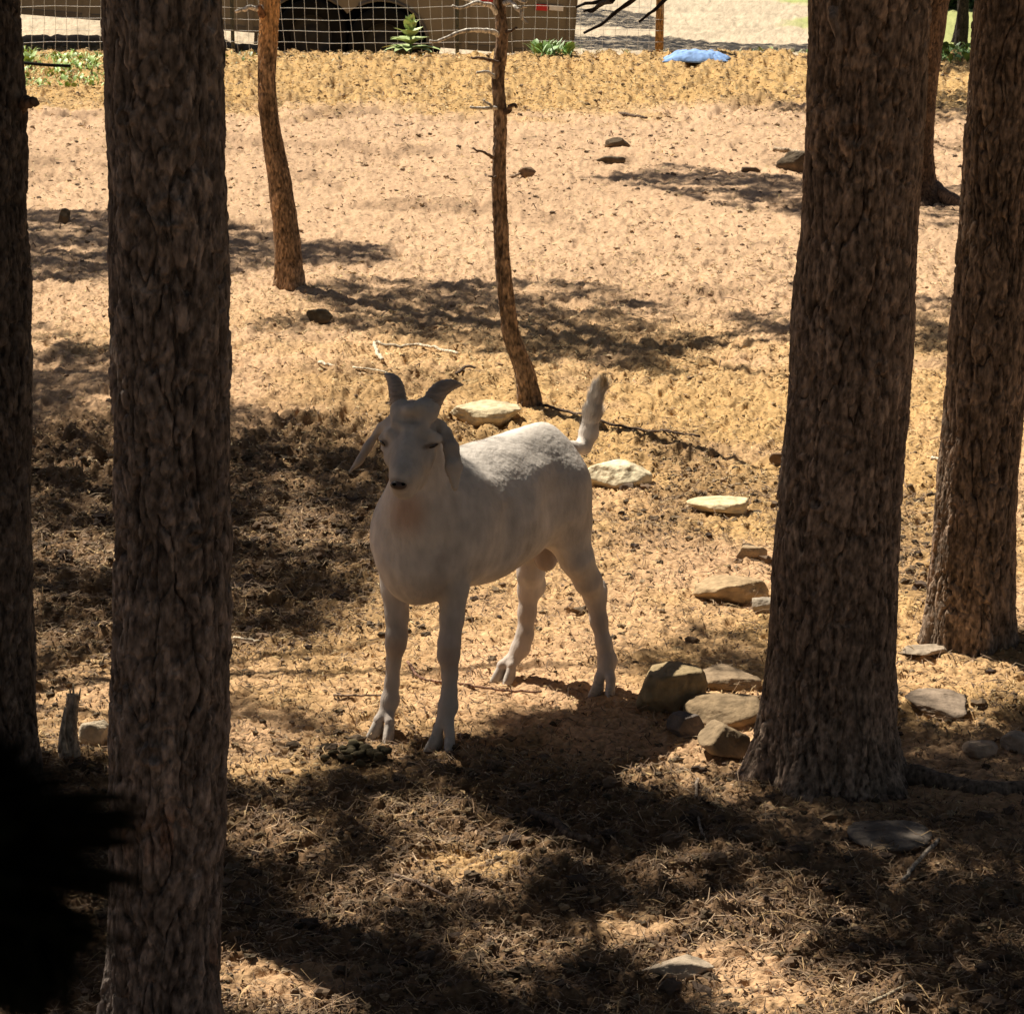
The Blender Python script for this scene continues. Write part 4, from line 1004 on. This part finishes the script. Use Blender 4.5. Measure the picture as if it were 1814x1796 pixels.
def clods(name, n, d0, d1, size, cols, seed, mask=None):
    r_ = np.random.default_rng(seed); y = np.sqrt(d0 ** 2 + r_.random(n * 2) * (d1 ** 2 - d0 ** 2)); x = r_.uniform(-1, 1, n * 2) * (.22 * y + .2)
    if mask is not None:
        k = r_.random(n * 2) < mask(x, y); x, y = x[k], y[k]
    x, y = x[:n], y[:n]; n = len(x); z = Hf(x, y)
    shapes = [rock_shape(500 + k, (1, 1, .75), 7, V0=ICS_V) * (1 + .28 * np.random.default_rng(k).normal(size=(len(ICS_V), 1))) for k in range(12)]
    sz = size * np.exp(np.clip(r_.normal(size=n) * .45, -1, .6)) * (1 + np.maximum(y - 6, 0) * .05)
    sh = np.array([shapes[i] for i in r_.integers(0, 12, n)]); a = r_.uniform(0, 6.28, n); ca, sa = np.cos(a)[:, None], np.sin(a)[:, None]
    X = sh[:, :, 0] * ca - sh[:, :, 1] * sa; Y = sh[:, :, 0] * sa + sh[:, :, 1] * ca
    V = np.stack([X * sz[:, None] + x[:, None], Y * sz[:, None] * .8 + y[:, None], sh[:, :, 2] * sz[:, None] + (z + sz * .15)[:, None]], -1)
    m = len(ICS_V); T = (np.arange(n)[:, None, None] * m + ICS_T[None]).reshape(-1, 3)
    cols = np.array(cols); C = cols[r_.integers(0, len(cols), n)] * (.65 + .7 * r_.random(n))[:, None]
    o = mesh_np(name, V.reshape(-1, 3), T, M['litter'], False, None, {'tint': np.repeat(C, m, 0)}); return tag(o, None, None, None, 'stuff')
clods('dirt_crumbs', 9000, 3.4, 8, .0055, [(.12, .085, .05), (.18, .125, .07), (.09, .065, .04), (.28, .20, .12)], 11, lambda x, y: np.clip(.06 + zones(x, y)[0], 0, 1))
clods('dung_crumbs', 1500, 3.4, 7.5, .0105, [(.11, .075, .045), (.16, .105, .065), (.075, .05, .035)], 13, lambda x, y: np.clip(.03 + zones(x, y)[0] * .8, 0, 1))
litter('twig_litter', 3600, 5, 22, .038, .0035, [(.16, .10, .065), (.10, .065, .045), (.28, .18, .11)], 14, .006, pitch=.2)
clods('pebbles', 2300, 5, 22, .0060, [(.30, .2, .12), (.17, .12, .08), (.45, .33, .2)], 12)

# ------------------------------------------------------------------ fence
FD = 22.55
def fence():
    x0, x1 = -5.2, 1.32; zb = .02
    t = empty('wire_fence', (0, FD, 0), 'wire mesh fence with metal posts and one wooden post along the back of the pen', 'fence')
    mb = MB(); r_ = np.random.default_rng(4)
    xs = np.arange(x0, x1, .1)
    for i, x in enumerate(xs):
        zz = np.linspace(zb, 1.25, 9); lean = .06 * math.sin(x * 1.1) + r_.normal() * .006
        pts = np.stack([x + lean * (zz - .2) + .006 * np.sin(zz * 9 + i), np.full(9, 0.0) + .012 * np.sin(zz * 5 + x), zz + .0], 1); mb.tube(pts, .0017, 4, cap=False)
    for z in np.arange(zb + .04, 1.25, .1):
        xx = np.linspace(x0, x1, 80); pts = np.stack([xx, .012 * np.sin(xx * 3 + z * 4), z + .010 * np.sin(xx * 1.7 + z * 3) + .004 * np.sin(xx * 9)], 1); mb.tube(pts, .0019, 4, cap=False)
    mb.build('wire_mesh', M['wire'], t)
    for px, w in ((412, .017), (810, .017)):
        x = (px - 907) / F_PX * (FD * CC + .45)
        k = MB(); k.box((x, .02, .60), (w * 1.9, .006, 1.4), col=(.045, .045, .035)); k.box((x, .038, .60), (.007, .03, 1.4), col=(.045, .045, .035))
        for z in np.arange(.05, 1.3, .06): k.box((x, .012, z), (.012, .010, .012), col=(.05, .05, .04))
        k.build('metal_post', M['metal'], t)
    x = (1168 - 907) / F_PX * (FD * CC + .45)
    k = MB(); k.tube([(x, .03, -.1), (x + .004, .03, .5), (x - .002, .03, 1.5)], [.038, .036, .036], 14, col=(.30, .165, .06), jit=.06); k.build('wooden_post', M['bark'], t)
fence()
g = gat(1160, 103); o = MB(); o.box((0, 0, .03), (.17, .09, .045), np.array(Matrix.Rotation(.3, 3, 'Y') @ Matrix.Rotation(.2, 3, 'Z')), col=(.30, .17, .09)); o.box((.05, -.05, .02), (.1, .05, .03), np.array(Matrix.Rotation(-.4, 3, 'Z')), col=(.26, .15, .08))
o = o.build('wood_block', M['bark'], smooth=False); o.location = (float(g[0]), float(g[1]) - .1, float(Hm(g[0], g[1] - .1))); tag(o, 'brown wood block lying at the foot of the wooden post', 'wood block')

# ------------------------------------------------------------------ trailer
def trailer():
    a = np.array([.53, 23.6]); b = np.array([-7.5, 23.6]); L = 8.0; d = np.array([-1.0, 0]); nrm = np.array([0, 1.0]); tau = .0785
    zg = float(Hm(-1.6, 24.0)); zb, zt = 0.0, .80; Wd = 2.1; z00 = -.065
    root = empty('utility_trailer', (a[0], a[1], zg), 'brown grey flat sided trailer with double wheel arches parked beyond the wire fence', 'trailer')
    R = np.stack([np.array([-math.cos(tau), 0, math.sin(tau)]), np.array([0, 1.0, 0]), np.array([math.sin(tau), 0, math.cos(tau)])], 1)
    def W(s, n, z): return R @ np.array([s, n, z]) + np.array([0, 0, z00 - zg])
    # parameter along the side for a pixel x
    def s_of(px):
        # solve a+d*s : x = (px-907)/F*zc
        lo, hi = -1, L
        for _ in range(50):
            m = (lo + hi) / 2; q = a + d * m; X = to_px(q[0], q[1], .2)[0]
            if X > px: lo = m
            else: hi = m
        return (lo + hi) / 2
    def z_of(px, py): s = s_of(px); q = a + d * s; return P(px, py, q[1])[2] - z00 - tau * s
    arches = [(594, 757), (464, 628)]; arc = []
    for x0, x1 in arches:
        s1, s0 = s_of(x0), s_of(x1); arc.append(((s0 + s1) / 2, abs(s1 - s0) / 2))
    ztop = z_of(680, 1)
    # side wall with the two arches cut out of it
    ss = np.unique(np.concatenate([np.linspace(0, L, 60)] + [np.linspace(c - r, c + r, 41) for c, r in arc])); low = np.full(len(ss), zb)
    for c, r in arc:
        m = np.abs(ss - c) <= r; k = np.sqrt(np.clip(1 - ((ss[m] - c) / r) ** 2, 0, 1)); low[m] = np.maximum(low[m], zb + (ztop - zb) * k)
    mb = MB()
    for n_ in (0, .03):
        V = np.array([W(s_, n_, l) for s_, l in zip(ss, low)] + [W(s_, n_, zt) for s_ in ss]); n = len(ss)
        Q = np.stack([np.arange(n - 1), np.arange(1, n), np.arange(n + 1, 2 * n), np.arange(n, 2 * n - 1)], 1); mb.add(V, Q=Q, col=(.20, .165, .115))
    V = np.array([W(s_, 0, l) for s_, l in zip(ss, low)] + [W(s_, .03, l) for s_, l in zip(ss, low)]); mb.add(V, Q=Q, col=(.1, .08, .06))
    mb.build('side_wall', M['paint'], root, smooth=False)
    # arch trims
    for c, r in arc:
        th = np.linspace(0, math.pi, 30); pts = np.array([W(c + r * math.cos(t), -.012, zb + (ztop - zb) * math.sin(t)) for t in th]); pts = pts[[i_ for i_, t in enumerate(th) if all(abs((c + r * math.cos(t)) - c2) >= r2 * .985 or c2 == c for c2, r2 in arc)]]; k = MB(); k.tube(pts, .016, 6, col=(.10, .09, .08)); k.build('fender_trim', M['paint'], root)
    def lbox(name, s0, s1, n0, n1, z0, z1, col, mat='paint', parent=root):
        k = MB(); k.box(W((s0 + s1) / 2, (n0 + n1) / 2, (z0 + z1) / 2), (abs(s1 - s0), abs(n1 - n0), abs(z1 - z0)), R, col=col); return k.build(name, M[mat], parent, smooth=False)
    lbox('floor', 0.02, L - .02, .035, Wd, zb + .02, zb + .08, (.05, .04, .035)) if False else None
    lbox('deck', arc[1][0] + arc[1][1] + .1, L, .035, Wd, zb + .01, zb + .07, (.08, .06, .05))
    lbox('deck', .02, arc[0][0] - arc[0][1] - .1, .035, Wd, zb + .01, zb + .07, (.08, .06, .05))
    lbox('wheel_well_shade', arc[0][0] - arc[0][1] - .08, arc[1][0] + arc[1][1] + .08, .42, Wd, zb - .15, ztop + .3, (.02, .018, .016), 'black')  # near-black block: shade inside the arches put into its colour
    lbox('end_wall', -.03, -.002, .0, Wd, zb, zt, (.16, .13, .09))
    lbox('far_wall', 0, L, Wd + .003, Wd + .03, zb, zt, (.2, .165, .115))
    lbox('rail', -.02, L, -.035, -.003, zb + .30, zb + .36, (.15, .125, .09)) if False else None
    for s_ in [s_of(x) for x in (1005, 902, 822, 440, 300, 150)]: lbox('side_rib', s_ - .03, s_ + .03, -.022, -.002, zb + .01, zt, (.17, .14, .10))
    lbox('bottom_rail', 0, arc[0][0] - arc[0][1] - .03, -.018, -.002, zb, zb + .05, (.12, .10, .075))
    lbox('bottom_rail', arc[1][0] + arc[1][1] + .03, L, -.018, -.002, zb, zb + .05, (.12, .10, .075))
    lbox('bracket', s_of(455), s_of(449), -.02, .02, zb - .10, zb, (.10, .08, .06))
    # reflective tape
    for x0, x1, y0, y1, c in ((942, 964, 8, 19, (.55, .03, .03)), (966, 991, 10, 19, (.75, .72, .68)), (868, 884, 2, 12, (.50, .03, .03)), (800, 866, -6, 1, (.5, .04, .04))):
        lbox('reflective_tape', s_of(x0), s_of(x1), -.026, -.0225, z_of((x0 + x1) / 2, y1), z_of((x0 + x1) / 2, y0), c)
    # wheels
    for c, r in arc:
        R0 = .33; cw = W(c, .34, 0); gz = float(Hm(a[0] + cw[0], 23.8)) - zg; w = empty_part('wheel', (cw[0], cw[1], gz + R0), root)
        k = MB(); th = np.linspace(0, 2 * math.pi, 49)[:-1]; prof = [(R0 * .58, -.10), (R0 * .80, -.115), (R0 * .95, -.10), (R0, -.07), (R0, .07), (R0 * .95, .10), (R0 * .8, .115), (R0 * .58, .10)]
        V = np.array([[R @ np.array([q * math.cos(t), n_, q * math.sin(t)]) for q, n_ in prof] for t in th]).reshape(-1, 3)
        m = len(prof); i = np.arange(48)[:, None]; j = np.arange(m)[None, :]; Q = np.stack([i * m + j, ((i + 1) % 48) * m + j, ((i + 1) % 48) * m + (j + 1) % m, i * m + (j + 1) % m], -1).reshape(-1, 4)
        k.add(V, Q=Q); k.build('tyre', M['black'], w)
        k = MB(); prof = [(0.001, -.03), (R0 * .2, -.035), (R0 * .25, -.01), (R0 * .5, .0), (R0 * .58, -.08)]
        V = np.array([[R @ np.array([q * math.cos(t), n_, q * math.sin(t)]) for q, n_ in prof] for t in th]).reshape(-1, 3); m = len(prof)
        j = np.arange(m - 1)[None, :]; Q = np.stack([i * m + j, ((i + 1) % 48) * m + j, ((i + 1) % 48) * m + j + 1, i * m + j + 1], -1).reshape(-1, 4); k.add(V, Q=Q, col=(.025, .022, .02)); k.build('rim', M['paint'], w)
def empty_part(name, loc, parent):
    o = bpy.data.objects.new(name, None); o.location = tuple(float(v) for v in loc); link(o, parent); return o
trailer()

# ------------------------------------------------------------------ cloth, plants, pipe
def cloth():
    g = gat(1232, 107, .08); n, m = 70, 40; u = np.linspace(-1, 1, n); v = np.linspace(-1, 1, m); U, Vv = np.meshgrid(u, v, indexing='ij')
    rr = 1 + .22 * fbm2(U.ravel() * 1.5, Vv.ravel() * 1.5, 2, 3).reshape(U.shape)
    X = U * .29 * rr; Y = Vv * .16 * rr
    edge = np.clip(1 - np.maximum(np.abs(U), np.abs(Vv)) ** 3, 0, 1)
    Z = .012 + edge * (.045 + .018 * np.abs(fbm2(U.ravel() * 3.2, Vv.ravel() * 2.2, 3, 9)).reshape(U.shape) * 2.2 + .03 * (U < .5) * (1 - abs(U)))
    V = np.stack([X.ravel(), Y.ravel(), Z.ravel()], 1); V[:, 2] += Hm(V[:, 0] + g[0], V[:, 1] + g[1] - .05) - Hm(g[0], g[1] - .05) - .016; i = np.arange(n - 1)[:, None] * m + np.arange(m - 1)[None, :]
    Q = np.stack([i, i + m, i + m + 1, i + 1], -1).reshape(-1, 4)
    o = mesh_np('crumpled_cloth', V, Q, M['cloth'], True, None, {'tint': np.ones((len(V), 3)) * (.85 + .3 * hsh(np.floor(V[:, 0] * 30), np.floor(V[:, 1] * 20), V[:, 0] * 0)[:, None])})
    md = o.modifiers.new('solidify', 'SOLIDIFY'); md.thickness = .004
    y = float(g[1]) - .05; o.location = (float(g[0]), y, float(Hm(g[0], y))); tag(o, 'crumpled pale blue cloth lying on the crest of the bank by the wooden post', 'cloth')
cloth()

def blade(mb, base, d, L, W, droop, col, n=7, curl=.25):
    d = np.asarray(d, float); d = d / np.linalg.norm(d); side = np.cross(d, ZAX); side /= np.linalg.norm(side) + 1e-9
    t = np.linspace(0, 1, n); c = np.asarray(base) + np.outer(t, d) * L; c[:, 2] -= droop * L * t ** 2
    w = W * np.sin(np.pi * (.12 + .88 * t) ** .8) * .5 + .0005; w[-1] = .0005
    V = np.stack([c - side * w[:, None] + [0, 0, curl] * w[:, None], c, c + side * w[:, None] + [0, 0, curl] * w[:, None]], 1).reshape(-1, 3)
    Q = []
    for i in range(n - 1): Q += [(3 * i, 3 * i + 1, 3 * i + 4, 3 * i + 3), (3 * i + 1, 3 * i + 2, 3 * i + 5, 3 * i + 4)]
    mb.add(V, Q=Q, col=col)

def mullein():
    g = gat(727, 112, .08); g[1] = 22.2; g[0] = (727 - 907) / F_PX * (22.2 * CC + .45); z = float(Hm(*g))
    t = empty('mullein_plant', (g[0], g[1], z), 'single leafy green plant growing at the foot of the fence before the wheel arches', 'plant')
    r_ = np.random.default_rng(8)
    st_ = MB(); st_.tube([(0, 0, -.02), (.005, 0, .12), (0, 0, .24)], [.012, .010, .006], 8, col=(.25, .35, .12)); st_.build('stem', M['leaf'], t)
    k = 0
    for lev, (z0, n, L, W, up_, dr) in enumerate([(.02, 9, .26, .085, .35, .3), (.07, 8, .20, .08, .6, .25), (.13, 7, .16, .07, .9, .25), (.18, 6, .13, .06, 1.4, .15), (.22, 5, .12, .05, 2.4, .1)]):
        for j in range(n):
            a = j / n * 6.283 + lev * .7 + r_.normal() * .15; mb = MB(); c = np.array((.44, .54, .22)) * r_.uniform(.75, 1.25)
            blade(mb, (0, 0, z0), (math.cos(a), math.sin(a), up_ * r_.uniform(.8, 1.2)), L * r_.uniform(.9, 1.25), W * 1.45, dr, c); mb.build('leaf', M['leaf'], t)
mullein()

def greens():
    mb = MB(); r_ = np.random.default_rng(12)
    def patch(px0, px1, y0, y1, n, L, cols, z=.05, broad=.35):
        for _ in range(n):
            px, py = r_.uniform(px0, px1), r_.uniform(y0, y1); g = gat(px, py, z); zz = float(Hm(*g)); a = r_.uniform(0, 6.283); ln = L * r_.uniform(.5, 1.3)
            W = ln * (r_.uniform(.25, .45) if r_.random() < broad else .07)
            blade(mb, (g[0], g[1], zz), (math.cos(a), math.sin(a), r_.uniform(.6, 2.2)), ln, W, .35, np.array(cols) * r_.uniform(.6, 1.35), n=4)
    patch(-20, 185, 108, 142, 800, .075, (.34, .48, .12)); patch(35, 60, 104, 120, 90, .13, (.38, .52, .14)); patch(95, 185, 110, 125, 220, .10, (.38, .52, .14))
    patch(395, 470, 104, 118, 60, .07, (.3, .36, .12)); patch(500, 760, 106, 116, 110, .05, (.38, .36, .18))
    patch(945, 1012, 100, 110, 190, .17, (.20, .34, .09), broad=.1); patch(1330, 1440, 92, 102, 160, .09, (.22, .32, .09)); patch(1660, 1740, 96, 118, 260, .14, (.16, .28, .07)); patch(1010, 1440, 98, 106, 120, .06, (.3, .3, .12))
    o = mb.build('grass', M['leaf']); tag(o, None, None, None, 'stuff')
greens()
# black irrigation pipe in the weeds
k = MB(); pa = gat(-60, 126, .05); pb = gat(125, 129, .05); k.tube([(pa[0], pa[1], .12), (pa[0] * .65 + pb[0] * .35, pa[1] + .01, .133), ((pa[0] + pb[0]) / 2, (pa[1] + pb[1]) / 2, .125), (pa[0] * .2 + pb[0] * .8, pb[1] - .02, .112), (pb[0], pb[1] + .02, .10)], .013, 8, col=(1, 1, 1)); o = k.build('black_pipe', M['black']); tag(o, 'thin black pipe lying in the green weeds between the left trunks', 'pipe')

# dark brush far beyond the pen at upper right
def brush():
    g = gat(1705, 40, -.4); r_ = np.random.default_rng(31); t = empty('shrub', (g[0], g[1] + 1.5, -.42), 'dark shrubbery far beyond the pen in the gap between the right-hand pines', 'shrub')
    n = 1500; c = r_.normal(size=(n, 3)) * (.34, .3, .35) + (.25, 0, .55); c[:, 2] = np.abs(c[:, 2]) + .12; V, Q = tufts(c, .11, 9, .03, r_); mb = MB(); mb.add(V, Q=Q, col=(.7, .8, .8)); mb.build('foliage', M['needle'], t)
    k = MB()
    for j in range(5): x = (j - 2) * .16 + .2; k.tube([(x, 0, -.02), (x * 1.1, .05, .5)], [.03, .02], 6, col=(.05, .04, .03))
    k.build('stem', M['bark'], t)
brush()

# ------------------------------------------------------------------ pine bough close to the camera
def bough():
    t = empty('pine_tree', (-1.5, .45, 0), 'pine beside the viewer, its blurred black bough fills the lower left corner', 'tree', 'pine trees standing in the pen')
    mb = MB(); mb.tube([(0, 0, -.1), (0, 0, 2), (.02, 0, 5)], [.16, .13, .09], 20, col=(.1, .08, .06), jit=.1); mb.build('trunk', M['bark'], t)
    r_ = np.random.default_rng(21); O = np.array([-1.5, .45, 0]); nd = MB(); tw = MB(); D = .26
    def NP(px, py, dd=0): return P(px, py, D + dd)
    twigs = [([(-1500, 1250), (-300, 1440), (20, 1560)], .0022), ([(-600, 1380), (-100, 1380), (0, 1430)], .0017), ([(-500, 1550), (-120, 1640), (30, 1700)], .0017), ([(-700, 1500), (-200, 1500), (0, 1500)], .0017)]
    a = np.array([0, 0, 1.75]) + O
    for poly, r in twigs:
        pts = np.array([NP(*p) for p in poly]); tw.tube(np.vstack([a, pts]) - O if r > .002 else pts - O, np.linspace(r * 2, r * .6, len(pts) + (1 if r > .002 else 0)), 6, col=(.04, .03, .02))
    def fan(cx, cy, n, L, a0, a1, wpx=7, dsp=.022):
        for _ in range(n):
            ang = math.radians(r_.uniform(a0, a1)); ln = L * r_.uniform(.6, 1.1); x0 = cx + r_.normal() * 26; y0 = cy + r_.normal() * 26; d0 = r_.normal() * dsp * .5; d1 = d0 + r_.normal() * dsp
            p0 = NP(x0, y0, d0); p1 = NP(x0 + ln * math.cos(ang), y0 + ln * math.sin(ang), d1); m = (p0 + p1) / 2 + r_.normal(size=3) * .0005
            nd.tube(np.array([p0, m, p1]) - O, [.00042, .00040, .00012], 4, cap=False)
    fan(-85, 1450, 800, 135, -95, 60); fan(-70, 1510, 800, 150, -45, 60); fan(-70, 1590, 560, 135, -30, 80); fan(-85, 1660, 150, 100, 10, 110); fan(-105, 1390, 600, 112, -95, 30)
    fan(10, 1650, 40, 150, 50, 85); fan(10, 1460, 90, 225, -12, 8); fan(0, 1535, 42, 245, 2, 14); fan(5, 1595, 34, 210, 14, 30); fan(-10, 1630, 40, 175, 30, 50); fan(50, 1680, 80, 120, 72, 104)
    nd.build('needles', tinted('shaded_needles', (.010, .011, .008), .9, .0, 20, .3), t); tw.build('bough', M['bark'], t)  # needles coloured near black to stand for their backlit shade
bough()
